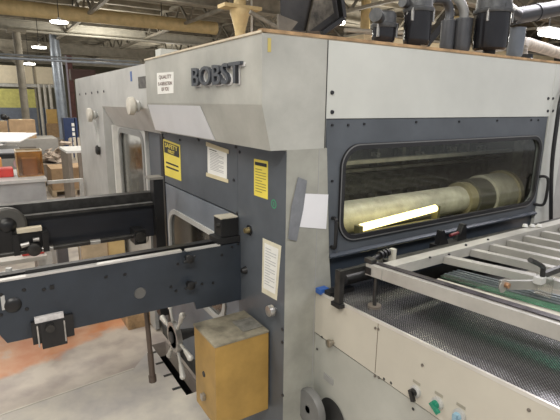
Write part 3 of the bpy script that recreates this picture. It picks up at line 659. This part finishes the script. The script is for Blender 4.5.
def switch(px, py, m, ang, lab):
    c = R(px, py, 'x', xs)
    s = MB().lathe([(.015, -.012), (.021, -.010), (.022, 0)], c, 'X', 24).build('rotary_switch', ALU, DT, True, lab)
    d = Vector((0, math.sin(ang), math.cos(ang)))
    MB().lathe([(.012, -.024), (.014, -.012)], c, 'X', 16).beam(c - d * .012 + Vector((-.024, 0, 0)), c + d * .028 + Vector((-.024, 0, 0)), .014, .012, up=(1, 0, 0)).build('switch_lever', m, s)
    MB().box(xs - .001, xs, c.y - .016, c.y + .016, c.z + .027, c.z + .037).build('switch_label', mat('switch label', (.32, .30, .24)), s)
switch(416, 391, BLACK, R_(205), 'rotary switch with black lever')
switch(438, 403, GREEN, R_(235), 'rotary switch with green lever')
switch(460, 415, mat('light blue cap', (.25, .40, .50)), R_(180), 'switch with pale blue cap')
# grey wheel and black recess at the lower left of the housing
c = R(311, 408, 'x', xs - .05)
wl = MB().lathe([(.075, -.02), (.085, -.02), (.092, -.008), (.092, .012), (.075, .012), (.05, .0), (.05, -.006), (.075, -.008)], c, 'X', 36).build('grey_wheel', mat('grey rubber wheel', (.17, .17, .165), .5), DT, True, label='grey round wheel')
MB().lathe([(.018, -.02), (.05, -.008), (.02, .05)], c, 'X', 20).build('wheel_hub', ALU, wl, True)
c = R(332, 417, 'x', xs); MB().lathe([(.085, -.003), (.085, 0)], c, 'X', 32).build('round_recess', INK, DT)

# frame of square tube over the cover
FR = thing('conveyor_rack', (1.2, -.35, 1.15), 'pale square-tube conveyor rack with lengthwise bars above the perforated cover', 'frame')
RP = mat('pale frame paint', (.42, .41, .38), .35, .2, var=.08, scale=8)
MB().prism([(.206, -.295, 1.198), (.206, -.345, 1.198), (2.6, -.335, 1.205), (2.6, -.285, 1.205)], (0, 0, -.042)).build('cross_tube', RP, FR)
MB().prism([(.204, -.262, 1.196), (.262, -.262, 1.194), (.345, -1.42, 1.252), (.280, -1.42, 1.254)], (0, 0, -.045)).build('side_tube', RP, FR)
MB().prism([(.226, -.285, 1.198), (.256, -.285, 1.1965), (.336, -1.42, 1.2545), (.303, -1.42, 1.2555)], (0, 0, .003)).build('side_strip', mat('dark worn strip', (.09, .08, .09), .3, .5, var=.3, scale=20), FR)
MB().box(.201, .204, -.292, -.265, 1.158, 1.185).build('tube_end_plug', BLACK, FR)
for x, sl in ((.565, .18), (.745, .10), (.885, .04), (1.02, .03), (1.16, .03), (1.32, .02), (1.49, .01), (1.68, 0), (1.9, 0), (2.15, 0)):
    MB().prism([(x, -.345, 1.186), (x + .034, -.345, 1.186), (x + .034 + sl * 1.1, -1.42, 1.235), (x + sl * 1.1, -1.42, 1.235)], (0, 0, -.03)).build('long_bar', RP, FR)
screws(FR, [R(x, y, 'z', 1.20) for x, y in ((449, 255), (466, 245.5), (488, 240), (430, 258))], .006, 'z', .006, BOLT)
mb = MB()
for x in (525, 532, 539):
    q = R(x, 226.5, 'z', 1.205); mb.cyl(q, q + Vector((0, 0, .012)), .014, .01, n=10)
mb.build('clips', mat('white clip', (.7, .7, .68), .4), FR)
c = R(375, 308, 'z', 1.004)
ft = MB().cyl((.243, -.283, 1.02), (.243, -.283, 1.152), .0085, n=12).build('frame_foot', DARKM, FR, True)
MB().cyl((.243, -.283, 1.004), (.243, -.283, 1.021), .027, n=20).build('foot_pad', mat('brown pad', (.13, .11, .09), .5), ft, True)
# strips beneath the bars
tag(MB().prism([(.478, -.40, 1.138), (.512, -.40, 1.138), (.63, -1.42, 1.185), (.575, -1.42, 1.185)], (0, 0, -.008)).build('green_glass_strip', GLASS2), 'long green glass strip under the delivery bars', 'glass strip')
mb = MB()
for i in range(4): mb.prism([(.53 + i * .026, -.38, 1.13), (.542 + i * .026, -.38, 1.13), (.672 + i * .026, -1.42, 1.18), (.66 + i * .026, -1.42, 1.18)], (0, 0, -.006))
tag(mb.build('guide_wires', mat('blue grey wire', (.16, .19, .20), .4, .4)), 'thin dark guide strips running beside the green glass strip', 'strips', kind='stuff')
tag(MB().prism([(.36, -.41, 1.128), (.47, -.40, 1.128), (.565, -1.42, 1.178), (.37, -1.42, 1.178)], (0, 0, -.01)).build('sheet_board', mat('tan board', (.46, .43, .36), .6, var=.2)), 'tan worn board lying below the first delivery bars', 'board')
# jogger with black lever
c = R(503, 286, 'z', 1.235); e = R(541, 286, 'z', 1.235)
JG = thing('side_jogger', (c.x, c.y, 1.2), 'aluminium jogger with clear plates and black lever on the delivery bars', 'jogger')
MB().beam(c + Vector((0, .012, 0)), e + Vector((0, .012, 0)), .012, .03).build('jogger_bar', mat('dim aluminium', (.30, .30, .28), .4, .5), JG)
MB().lathe([(.022, -.003), (.022, .0)], (c.x, c.y, c.z), 'Y', 24).build('round_plate', mat('pale disc', (.36, .35, .32), .4, .3), JG)
MB().lathe([(.004, -.018), (.009, -.016), (.009, -.003)], (c.x + .008, c.y, c.z + .004), 'Y', 12).build('copper_screw', mat('copper', (.45, .26, .15), .4, .7), JG, True)
MB().box(e.x + .01, e.x + .016, e.y - .03, e.y + .025, 1.20, 1.27, .001).build('clear_plate', glass('clear acrylic', (.8, .82, .8), .05, .15), JG)
MB().box(e.x - .025, e.x + .008, e.y - .01, e.y + .016, 1.245, 1.268, .003).build('clamp_body', mat('white clamp', (.45, .45, .43), .4), JG)
tp_ = R(530, 260, 'y', e.y)
MB().tube([(e.x, e.y, 1.265), (e.x - .002, e.y, 1.285), (e.x - .012, e.y, 1.305), (tp_.x, e.y, tp_.z)], .008, n=10).build('lever', BLACK, JG, True)
MB().beam((e.x, e.y, 1.272), (e.x + .30, e.y + .02, 1.262), .014, .018).build('lever_bar', BLACK, JG)

# dark linkage between the press and the frame
LK = thing('drive_bracket', (.25, -.1, .99), 'dark steel bracket with bars between press and perforated cover', 'bracket')
a = R(339, 296, 'y', -.16); 
MB().box(.140, .166, -.185, -.155, 1.005, 1.150, .002).build('upright', DARKM, LK)
MB().box(.166, .37, -.185, -.165, 1.128, 1.150, .002).build('upper_bar', DARKM, LK)
MB().box(.15, .20, -.05, -.015, .995, 1.018, .004).build('blue_foot', BLUE, LK, label='blue foot')
MB().box(.135, .172, -.195, -.14, .990, 1.008, .003).build('bracket_base', BLACK, LK)
MB().box(.1655, .30, -.10, -.06, 1.0, 1.02).build('base_bar', BLACK, LK)
tag(MB().cyl((.25, -.08, 1.06), (1.8, -.08, 1.06), .03, n=16).build('drive_shaft', DARKM, smooth=True), 'dark round shaft lying along the foot of the window door', 'shaft')
RLb = thing('guide_rail', (1.0, -.16, 1.1), 'black guide rail parallel to the pale cross tube', 'rail')
MB().box(.36, 2.5, -.255, -.20, 1.13, 1.168, .003).build('rail_body', DARKM, RLb)
MB().box(.36, 2.5, -.15, -.06, 1.08, 1.10).build('lower_rail', BLACK, RLb)
SC = thing('screw_clamp', (.31, -.24, 1.2), 'ribbed black screw clamp at the near end of the pale frame', 'clamp')
mb = MB().cyl((.24, -.25, 1.20), (.36, -.225, 1.212), .009, n=14)
for i in range(3): mb.cyl((.30 + .018 * i, -.238, 1.206 + .002 * i), (.311 + .018 * i, -.236, 1.207 + .002 * i), .017, n=14)
mb.build('screw', BLACK, SC, True)
MB().box(.21, .24, -.285, -.245, 1.197, 1.215, .003).build('clamp_foot', DARKM, SC)
MB().box(.365, .385, -.25, -.225, 1.168, 1.222, .003).build('clip', mat('pale clip', (.55, .53, .45), .4), SC)
a = R(446, 243, 'y', -.1)
RB = thing('red_pin_bracket', (a.x, -.1, 1.18), 'black two-cheek bracket with small red pin in front of the window door', 'bracket')
MB().prism([(a.x - .09, -.13, 1.13), (a.x - .08, -.13, 1.205), (a.x - .06, -.13, 1.205), (a.x - .02, -.13, 1.13)], (0, .03, 0)).prism([(a.x + .05, -.13, 1.13), (a.x + .09, -.13, 1.215), (a.x + .11, -.13, 1.215), (a.x + .12, -.13, 1.13)], (0, .03, 0)).box(a.x - .10, a.x + .14, -.14, -.08, 1.10, 1.135).build('cheeks', BLACK, RB)
MB().cyl((a.x - .0, -.12, 1.17), (a.x + .06, -.12, 1.175), .008, n=10).build('pin', mat('dull red', (.14, .02, .025), .4), RB, True)

# things right of the press
a = R(553, 120, 'y', .1)
tag(MB().tube([R(575, 70, 'y', -.03), R(562, 95, 'y', -.03), R(556, 130, 'y', -.04), R(552, 165, 'y', -.04), R(551, 200, 'y', -.04), R(551, 228, 'y', -.04)], .012, n=10).build('black_hose', RUB, smooth=True), 'thin black hose hanging down at the right end of the press', 'hose')

# ---------------------------------------------------------------- filter canisters on top of the press
def canister(px, pyb, y, r, h, m, headh, kind, label, group='vacuum canisters behind the top edge'):
    c = R(px, pyb, 'y', y); c.z = max(c.z, ZT + .02)
    t = thing('vacuum_canister', (c.x, y, c.z), label, 'canister', group)
    MB().lathe([(r * .80, 0), (r * .93, .012), (r * .97, .035), (r, h)], (c.x, y, c.z), 'Z', 36).build('canister_body', m, t, True)
    if kind == 'head':
        MB().lathe([(r * 1.06, 0), (r * 1.1, .008), (r * 1.1, .02), (r * .98, .025), (r * .95, headh), (r * .8, headh + .01)], (c.x, y, c.z + h), 'Z', 32).build('canister_head', CASTG, t, True)
        for s in (R_(200), R_(250 + 60), R_(80)):
            q = Vector((c.x + r * 1.03 * math.cos(s), y + r * 1.03 * math.sin(s), c.z + h))
            MB().box(q.x - .006, q.x + .006, q.y - .006, q.y + .006, q.z - .05, q.z + .015, .002).build('spring_clip', STEEL, t)
    else:
        MB().lathe([(r * 1.03, 0), (r * 1.03, .012), (r * .6, .016)], (c.x, y, c.z + h), 'Z', 32).build('canister_lid', m, t, True)
    MB().cyl((c.x, y, ZT + .004), (c.x, y, c.z), r * .35, n=12).build('canister_stand', BLACK, t, True)
    return t, c
t, c = canister(383, 43, .45, .066, .075, CANB, .075, 'head', 'low black canister with cast grey head and side inlet, leftmost on the press')
MB().cyl((c.x - .03, .44, c.z + .115), (c.x - .11, .40, c.z + .125), .028, n=18).cyl((c.x - .10, .405, c.z + .124), (c.x - .12, .395, c.z + .126), .036, n=18).build('inlet', CASTG, t, True)
MB().cyl((c.x + .03, .45, c.z + .10), (c.x + .09, .45, c.z + .09), .025, n=14).build('outlet', BLACK, t, True)
t, c = canister(416, 46, .36, .076, .172, CANB, .075, 'head', 'tall black glossy canister with clips, second from the left on the press')
MB().cyl((c.x - .03, .39, c.z + .21), (c.x - .12, .37, c.z + .215), .025, n=14).build('inlet', CASTG, t, True)
t, c = canister(446, 51, .42, .042, .16, CANG, .0, 'lid', 'left one of the two slim grey canisters with bent hoses')
MB().tube([(c.x, .42, c.z + .16), (c.x + .0, .42, c.z + .23), (c.x - .05, .42, c.z + .28), (c.x - .16, .42, c.z + .275)], .026, n=14).build('hose_bend', CANG, t, True)
t, c = canister(461, 52, .36, .050, .175, CANG, .0, 'lid', 'right one of the two slim grey canisters, nearer the big black one')
MB().tube([(c.x, .36, c.z + .17), (c.x, .37, c.z + .24), (c.x - .02, .41, c.z + .31), (c.x - .04, .46, c.z + .36)], .027, n=14).build('hose_bend', mat('pale grey hose', (.28, .28, .27), .5), t, True)
t, c = canister(489, 51, .26, .102, .205, CANB, .10, 'head', 'biggest glossy black canister with clips, right part of the press top')
big_c = c.copy()
MB().cyl((c.x, .20, c.z + .235), (c.x - .005, .16, c.z + .235), .03, n=16).build('front_port', CASTG, t, True)
t, c = canister(514, 57, .46, .055, .18, mat('blue grey canister', (.13, .15, .18), .4), .0, 'lid', 'slim blue-grey canister partly behind the biggest black canister')
a = R(517, 16, 'y', .45); b = R(575, 5, 'y', .45); hd = Vector((big_c.x + .03, .26, big_c.z + .27))
tag(MB().cyl(hd, a, .045, n=20).cyl(a - (b - a) * .1, b, .055, n=24).cyl(a + (b - a) * .28, a + (b - a) * .34, .06, n=24).build('exhaust_pipe', mat('dark pipe', (.05, .052, .058), .35, .2), smooth=True), 'thick dark grey pipe leaving the canisters to the right edge', 'pipe')
c = R(527, 50, 'y', .7)
tag(MB().lathe([(.07, 0), (.07, .1), (.05, .12), (.05, .15)], (c.x, .7, ZT + .014), 'Z', 24).build('small_motor', BLACK, smooth=True), 'small dark motor low behind the canisters near the right end', 'motor')
tag(MB().tube([R(523, 44, 'y', .8) + Vector((-.05, -.03, -.12)), R(523, 44, 'y', .8), R(535, 46, 'y', .9), R(552, 51, 'y', 1.0), R(570, 58, 'y', 1.0), R(585, 66, 'y', 1.0) + Vector((0, 0, -.1))], .05, n=14).build('pale_hose', mat('pale hose', (.50, .44, .36), .6, var=.2, scale=14), smooth=True), 'pale beige flexible hose at the right end of the press top', 'hose')
a = R(420, 50, 'y', .75); b = R(441, 24, 'y', .75)
tag(MB().beam(a - (b - a) * .32, b + (b - a) * .5, .05, .05).build('slanted_strut', BLACK), 'black slanted strut between the canisters', 'strut')
# black hopper behind the hood
HP = thing('black_hopper', (1.0, 1.3, ZT), 'black folded sheet hopper hanging above the press, left of the canisters', 'hopper')
def hp(px, py, y): return R(px, py, 'y', y)
MB().prism([hp(279, -30, 1.3), hp(340, -30, 1.3), hp(343, 20, 1.3), hp(325, 31, 1.3), hp(300, 31, 1.3), hp(281, 27, 1.3)], (.10, .12, 0)).build('hopper_body', mat('dark brown black sheet', (.030, .027, .024), .4, var=.4, scale=5), HP)
MB().prism([hp(318, -20, 1.27), hp(329, -18, 1.27), hp(334, 13, 1.27), hp(307, 33, 1.27)], (0, .02, 0)).build('side_sheet', mat('dull brown sheet', (.13, .115, .09), .4, .3, var=.4, scale=12), HP)
MB().beam(hp(337, -25, 1.25), hp(343, 18, 1.25), .03, .05, up=(0, 1, 0)).beam(hp(343, 18, 1.25), hp(322, 33, 1.25), .03, .04, up=(0, 1, 0)).build('rim', BLACK, HP)
MB().prism([hp(278, 14, 1.24), hp(298, 22, 1.24), hp(290, 32, 1.24), hp(279, 29, 1.24)], (0, .02, 0)).build('chute_flap', mat('tan flap', (.16, .14, .11), .5, var=.2), HP, label='tan flap')
mb = MB()
for x in (.95, 1.3): mb.box(x, x + .03, 1.35, 1.38, ZT + .5, 5.0)
mb.build('hanger_bars', BLACK, HP)

# lamps on the right
def tube_lamp(px, py, y, L, label):
    c = R(px, py, 'y', y)
    t = thing('tube_lamp', c, label, 'lamp', 'tube lamps on the right')
    MB().box(c.x - .09, c.x + L, y - .10, y + .10, c.z + .04, c.z + .09, .01).build('lamp_housing', mat('white enamel', (.8, .8, .78)), t)
    MB().cyl((c.x - .05, y - .05, c.z), (c.x + L, y - .05, c.z), .045, n=14).cyl((c.x - .05, y + .05, c.z), (c.x + L, y + .05, c.z), .045, n=14).build('tube', LAMP, t, True)
    MB().cyl((c.x + .1, y, c.z + .09), (c.x + .1, y, 4.97), .012, n=6).build('cord', DARKM, t)
tube_lamp(545, 33, 3.0, 2.4, 'bright tube lamp near the right edge above the press')
tube_lamp(328, 21, 6.0, .35, 'bright lamp glimpsed below the black hopper rim')
# light panels on the ceiling right (pale soffits) and distant pipes
for i, (px0, py0, px1, py1, y, rr) in enumerate(((250, 12, 300, 40, 8, .05), (345, 30, 410, 33, 7, .05), (345, 20, 560, 60, 11, .06), (380, 52, 560, 70, 14, .12))):
    a = R(px0, py0, 'y', y); b = R(px1, py1, 'y', y)
    tag(MB().cyl(a, b, rr, n=10).build('roof_pipe', BEAMP if i % 2 else BEAMD, smooth=True), ('slanting thin pipe right of the yellow column', 'pale straight pipe just right of the hopper', 'long dark pipe sloping behind the canisters', 'fat pale pipe behind the canister bases')[i], 'pipe')
t = thing('ceiling_duct', (9, 6.5, 3.4), 'wide cream duct box under the roof behind the canisters', 'duct')
a = R(365, 10, 'y', 7.5)
MB().box(a.x, a.x + 9, 7.5, 8.2, 3.05, 3.5).build('duct_box', mat('cream duct', (.62, .52, .34), .6, var=.1, scale=2), t)
MB().box(a.x, a.x + 9, 7.45, 8.25, 3.5, 3.55).build('duct_flange', BEAMP, t)
for i, x in enumerate((9.5, 14.0, 20)):
    tag(MB().cyl((x, 10, 0), (x, 10, 4.96), .15, n=16).build('round_post', PIPEY, smooth=True), 'cream round post behind the ' + ('canister pair', 'biggest canister', 'right lamp')[i], 'post', 'cream posts behind the press')

# ---------------------------------------------------------------- clutter in the aisle on the left
# steel work table
tp = .965
TB = thing('steel_work_table', (-1.3, 4.3, 0), 'pale grey steel work table with drawer, carrying the amber box', 'table')
MB().box(-2.2, -.50, 3.85, 4.75, tp, tp + .035, .004).build('table_top', mat('pale table top', (.52, .52, .51), .4), TB)
dr = MB().box(-2.0, -.72, 3.88, 3.92, .73, .93, .004).build('drawer', mat('white drawer', (.58, .58, .57), .4), TB)
MB().box(-1.5, -1.2, 3.86, 3.88, .85, .87).build('drawer_lip', ALU, dr)
MB().box(-2.2, -.52, 3.87, 4.7, .68, tp).build('apron', mat('grey apron', (.36, .37, .38), .5), TB)
for x, y in ((-.60, 3.9), (-.60, 4.65), (-2.15, 3.9), (-2.15, 4.65)): MB().box(x, x + .07, y - .03, y + .03, 0, .68).build('leg', ALU, TB)
MB().box(-.50, -.14, 3.88, 3.93, .93, .963).box(-.18, -.14, 3.88, 3.93, 0, .93).build('side_rail_frame', ALU, TB)
# amber acrylic box
c0 = R(18, 176, 'y', 4.1); c1 = R(44, 176, 'y', 4.1)
AB = thing('amber_box', (-.63, 4.2, tp + .035), 'open amber acrylic box standing on the steel work table', 'box')
x0, x1, y0, y1, z0, z1 = c0.x, c1.x, 4.05, 4.3, tp + .035, tp + .31
AM = mat('amber plastic', (.62, .46, .28), .25, var=.25, scale=8)
MB().box(x0, x1, y0, y0 + .008, z0, z1).build('front_wall', AMBER, AB)
MB().box(x0, x1, y1 - .008, y1, z0, z1).box(x0, x0 + .008, y0, y1, z0, z1).box(x1 - .008, x1, y0, y1, z0, z1).box(x0, x1, y0, y1, z0, z0 + .008).build('box_shell', AM, AB)
mb = MB()
for (a, b, c, d) in ((x0, x1, y0 - .004, y0 + .008), (x0, x1, y1 - .008, y1), (x0 - .004, x0 + .008, y0, y1), (x1 - .008, x1 + .004, y0, y1)): mb.box(a, b, c, d, z1 - .006, z1 + .006)
mb.build('rim', CREAM, AB)
tag(MB().box(x0 + .05, x1 - .05, 4.12, 4.24, z0 + .008, z0 + .19, .01).build('brown_roll', CARD), 'brown packet inside the open amber box', 'packet')
tb = MB().box(-.95, -.79, 4.1, 4.25, z0, z0 + .10, .02).build('red_case', RED); tag(tb, 'red case on the steel table left of the amber box', 'case')
tag(MB().lathe([(.06, 0), (.065, .09), (.03, .11)], (-1.0, 4.15, z0), 'Z', 18).build('tape_roll', DARKM, smooth=True), 'dark round roll on the steel table at the left edge', 'roll')
tag(MB().box(-1.05, -.88, 4.4, 4.6, z0, z0 + .17, .01).build('orange_packet', mat('orange pack', (.65, .33, .10), .6)), 'orange packet on the steel table behind the red case', 'packet')
tag(MB().box(-.93, -.83, 4.30, 4.36, z0, z0 + .07, .01).build('blue_case', BLUE), 'small blue case behind the red case on the steel table', 'case')
# open base shelf items under table
tag(MB().box(-.585, -.50, 2.7, 2.95, 0, .80, .004).build('grey_bin', mat('grey bin', (.12, .12, .13), .6)), 'dark grey bin on the floor seen between the two feed arms', 'bin')
a = R(82, 250, 'y', 2.5); b = R(108, 250, 'y', 2.5); c = R(125, 250, 'y', 2.5)
CR = thing('plywood_crate', (b.x, 2.65, 0), 'plywood crate with golden end board seen between the two feed arms', 'crate')
MB().box(a.x, b.x, 2.5, 2.72, .0, .82, .003).build('crate_body', mat('raw plywood', (.50, .40, .27), .7, var=.15, scale=7), CR)
MB().box(b.x + .005, c.x, 2.5, 2.72, .0, .84).build('end_board', mat('golden plywood', (.58, .43, .20), .7, var=.1), CR, label='golden end board')
MB().box(b.x - .004, b.x + .004, 2.495, 2.5, .0, .84).build('batten', WOOD, CR)
a = R(50, 230, 'y', 2.6)
LF = thing('leg_frame', (a.x + .1, 2.6, 0), 'pale square-tube leg frame between the grey bin and the two feed arms', 'stand')
for px in (50, 79):
    q = R(px, 240, 'y', 2.6); MB().box(q.x, q.x + .035, 2.58, 2.62, 0, .93).build('leg', ALU, LF)
b = R(79, 230, 'y', 2.6)
MB().box(a.x, b.x + .035, 2.58, 2.62, .93, .96).build('top_rail', ALU, LF)
MBx = MB().box(-.20, -.02, 1.98, 2.3, .0, .12, .004).build('wood_block', WOOD); tag(MBx, 'wooden block on the concrete near the press foot', 'wood block')
bz = R(30, 262, 'y', 2.0).z; bx = R(48, 262, 'y', 2.0).x
BT = thing('low_bench', (-1.1, 2.2, 0), 'pale low bench seen between the two feed arms at the left edge', 'bench')
MB().box(-1.9, bx, 2.0, 2.5, bz, bz + .03, .003).build('bench_top', mat('pale bench', (.5, .48, .44), .6), BT)
for x in (-1.85, bx - .06):
    for y in (2.03, 2.42): MB().box(x, x + .05, y, y + .05, 0, bz).build('leg', ALU, BT)
tag(MB().box(R(22, 256, 'y', 2.05).x, bx - .01, 2.05, 2.3, bz + .03, bz + .10, .015).build('red_pouch', RED), 'red pouch lying on the low bench behind the far feed arm', 'pouch')
# long table with sheets, boxes beyond
LT = thing('sheet_table', (-.9, 8.6, 0), 'dark table stacked with loose white sheets beyond the amber box', 'table')
MB().box(-3, -.16, 8.0, 9.3, .78, .86).build('table_top', BLACK, LT)
for x in (-2.9, -.26):
    for y in (8.1, 9.2): MB().box(x, x + .08, y - .04, y + .04, 0, .78).build('leg', BLACK, LT)
mb = MB()
shp = mat('loose sheets', (.80, .80, .80), .6, var=.06, scale=3)
for i in range(9):
    x = -2.4 + .22 * i; y = 8.62 + random.uniform(-.05, .1); a = random.uniform(-.5, .5)
    mb.box(-.35, .35, -.5, .5, 0, .02, 0, Matrix.Translation((x, y, .93 + .022 * i)) @ Matrix.Rotation(a, 4, 'Z') @ Matrix.Rotation(random.uniform(.08, .24), 4, 'X'))
mb.box(-2.7, -.5, 8.2, 9.1, .861, .93)
tag(mb.build('sheet_stack', shp), 'untidy heap of white printed sheets on the dark table', 'sheets', kind='stuff')
tag(MB().lathe([(.09, 0), (.09, .09), (.03, .09)], (-.55, 8.15, .50), 'Y', 18).build('red_white_roll', mat('pinkish roll', (.55, .35, .36), .5), smooth=True), 'small pink and white roll under the heap of sheets', 'roll').location = (-.55, 8.1, .58)
def carton(px0, px1, pyb, y, h, dp, m, label, cat='carton', name='cardboard_carton', g=None, z=None):
    a = R(px0, pyb, 'y', y); b = R(px1, pyb, 'y', y); zz = a.z if z is None else z
    t = thing(name, ((a.x + b.x) / 2, y, zz), label, cat, g)
    MB().box(a.x, b.x, y, y + dp, zz, zz + h, .006).build('carton_body', m, t)
    MB().box((a.x + b.x) / 2 - .03, (a.x + b.x) / 2 + .03, y - .002, y + dp, zz + h, zz + h + .003).build('carton_tape', TAPE, t)
    return t
carton(11, 37, 140, 10.5, .42, .6, CARD, 'wide brown carton behind the heap of white sheets', z=.95)
tag(MB().box(-1.2, .4, 10.3, 11.4, 0, .949, .01).build('carton_stack_base', mat('grey skid load', (.30, .29, .27), .7)), 'grey load under the wide brown carton', 'load')
carton(0, 8, 130, 11.6, .35, .5, CARD, 'brown carton at the left edge beyond the wide carton', z=.95)
tag(MB().box(-1.9, -.5, 11.5, 12.4, 0, .949, .01).build('rear_load', mat('grey skid load', (.3, .29, .27))), 'grey load under the carton at the far left edge', 'load')
tag(MB().ball((-.62, 10.8, 1.43), .07).ball((-.55, 10.8, 1.41), .05).build('dark_bag', BLACK, smooth=True), 'small dark bag on top of the wide brown carton', 'bag')
# blue banner cabinet
a = R(63, 118, 'y', 12.5); b = R(80, 150, 'y', 12.5)
BC = thing('blue_cabinet', (a.x + .3, 12.5, 0), 'dark blue cabinet with white vertical lettering at the press end', 'cabinet')
MB().box(a.x, a.x + .28, 12.5, 12.9, .0, a.z - .0, .01).box(a.x + .30, b.x, 12.5, 12.9, .0, a.z, .01).build('cabinet_body', mat('navy paint', (.018, .035, .10), .4), BC)
mb = MB()
for i in range(5): mb.box(b.x - .16, b.x - .09, 12.495, 12.5, a.z - .75 + .13 * i, a.z - .66 + .13 * i)
mb.build('vertical_marks', PAPER, BC)
# pallets, cartons and rack bits in the aisle
def pallet(cx, cy, z, wdt, dp, label):
    t = thing('wooden_pallet', (cx, cy, z), label, 'pallet', 'pallets in the aisle')
    mb = MB()
    for i in range(6): mb.box(cx - wdt / 2, cx + wdt / 2, cy - dp / 2 + i * dp / 6, cy - dp / 2 + i * dp / 6 + dp / 8, z + .10, z + .12)
    mb.build('deck_boards', PALW, t)
    mb = MB()
    for x in (-wdt / 2, -.04, wdt / 2 - .08): mb.box(cx + x, cx + x + .08, cy - dp / 2, cy + dp / 2, z, z + .10)
    mb.build('stringers', PALW, t)
for i, (px, py, lab) in enumerate(((72, 192, 'pallet nearest the press in the aisle, below a brown carton'), (60, 183, 'second pallet in the aisle, under a grey carton'), (48, 168, 'pallet further back left of the blue cabinet'), (60, 158, 'furthest pallet, before the blue cabinet'))):
    q = R(px, py, 'z', 0); pallet(q.x, q.y, 0, .8, .8, lab)
    m = (CARD, mat('grey brown carton', (.24, .20, .16), .8), PALW, mat('grey brown carton', (.24, .20, .16)))[i]
    h = (.42, .36, .35, .45)[i]
    tag(MB().box(q.x - .38, q.x + .38, q.y - .36, q.y + .36, .121, .121 + h, .01).build('loaded_carton', m), ('brown load on the nearest pallet', 'grey-brown load on the second pallet', 'pale wood load on the pallet left of the blue cabinet', 'grey load on the furthest pallet')[i], 'load', 'pallet loads')
# white-topped bench with leg frame
q = R(55, 152, 'y', 7.0)
BN = thing('white_bench', (.55, 7.2, 0), 'white-topped bench with brown side panel, right of the amber box', 'bench')
MB().box(.12, .95, 7.0, 7.9, .93, .97, .004).build('bench_top', mat('white laminate', (.66, .66, .64), .4), BN)
MB().box(.14, .20, 7.0, 7.9, 0, .93).box(.30, .36, 7.0, 7.06, 0, .93).build('side_panel', mat('taupe panel', (.20, .17, .14), .6), BN)
MB().box(.40, .9, 7.02, 7.06, .75, .90).build('yellow_paper', mat('pale yellow paper', (.70, .68, .38), .6), BN, label='pale yellow paper hanging on the bench')
t = thing('rack_grate', (.9, 10.5, .7), 'row of upright beige slats beyond the white-topped bench', 'rack')
mb = MB()
for i in range(9): mb.box(.72 + .09 * i, .77 + .09 * i, 10.8, 10.84, .25, .92)
mb.box(.7, 1.55, 10.84, 10.88, .35, .42).box(.7, .76, 10.84, 10.88, 0, .9).box(1.48, 1.54, 10.84, 10.88, 0, .9)
mb.build('slats', mat('beige slats', (.52, .47, .38), .6), t)
hq = R(60, 183, 'z', 0)
t = thing('offcut_heap', (hq.x, hq.y, .49), 'heap of loose pinkish-brown offcuts piled on the second pallet load', 'offcuts')
mb = MB()
for i in range(34):
    M = Matrix.Translation((hq.x + random.uniform(-.2, .2), hq.y + random.uniform(-.2, .2), .53 + abs(random.gauss(0, .12)))) @ Matrix.Rotation(random.uniform(0, 3.1), 4, 'Z') @ Matrix.Rotation(random.uniform(-.5, .5), 4, 'X') @ Matrix.Rotation(random.uniform(-.5, .5), 4, 'Y')
    mb.box(-random.uniform(.06, .2), random.uniform(.06, .2), -.05, .05, -.015, .015, .006, M)
mb.build('heap', mat('pinkish wrap', (.46, .38, .31), .8, var=.3, scale=9), t); t['kind'] = 'stuff'
# floor cover plates of the press foundation
FP = thing('floor_plate', (-.6, 1.0, 0), 'large worn pale steel cover plate on the floor left of the press', 'floor plate')
pm = mat('worn floor plate', (.60, .56, .48), .5, var=.05, scale=3.2, c2=(.36, .34, .34))
MB().prism([(-1.9, 1.24, .001), (-.315, 1.395, .001), (-.115, 1.63, .001), (-.115, .93, .001), (-.02, .93, .001), (-.02, -.6, .001), (-1.9, -.6, .001)][::-1], (0, 0, .009)).build('plate', pm, FP)
for y in (1.53, 1.37, 1.20, 1.03): MB().box(-.17, -.116, y - .012, y + .012, .009, .0112).build('slot', INK, FP)
MB().beam((-1.9, 1.243, .011), (-.315, 1.398, .011), .012, .003).build('plate_edge', mat('bright plate edge', (.6, .57, .5), .4), FP)

for o in bpy.data.objects:
    if '_o' in o: del o['_o']
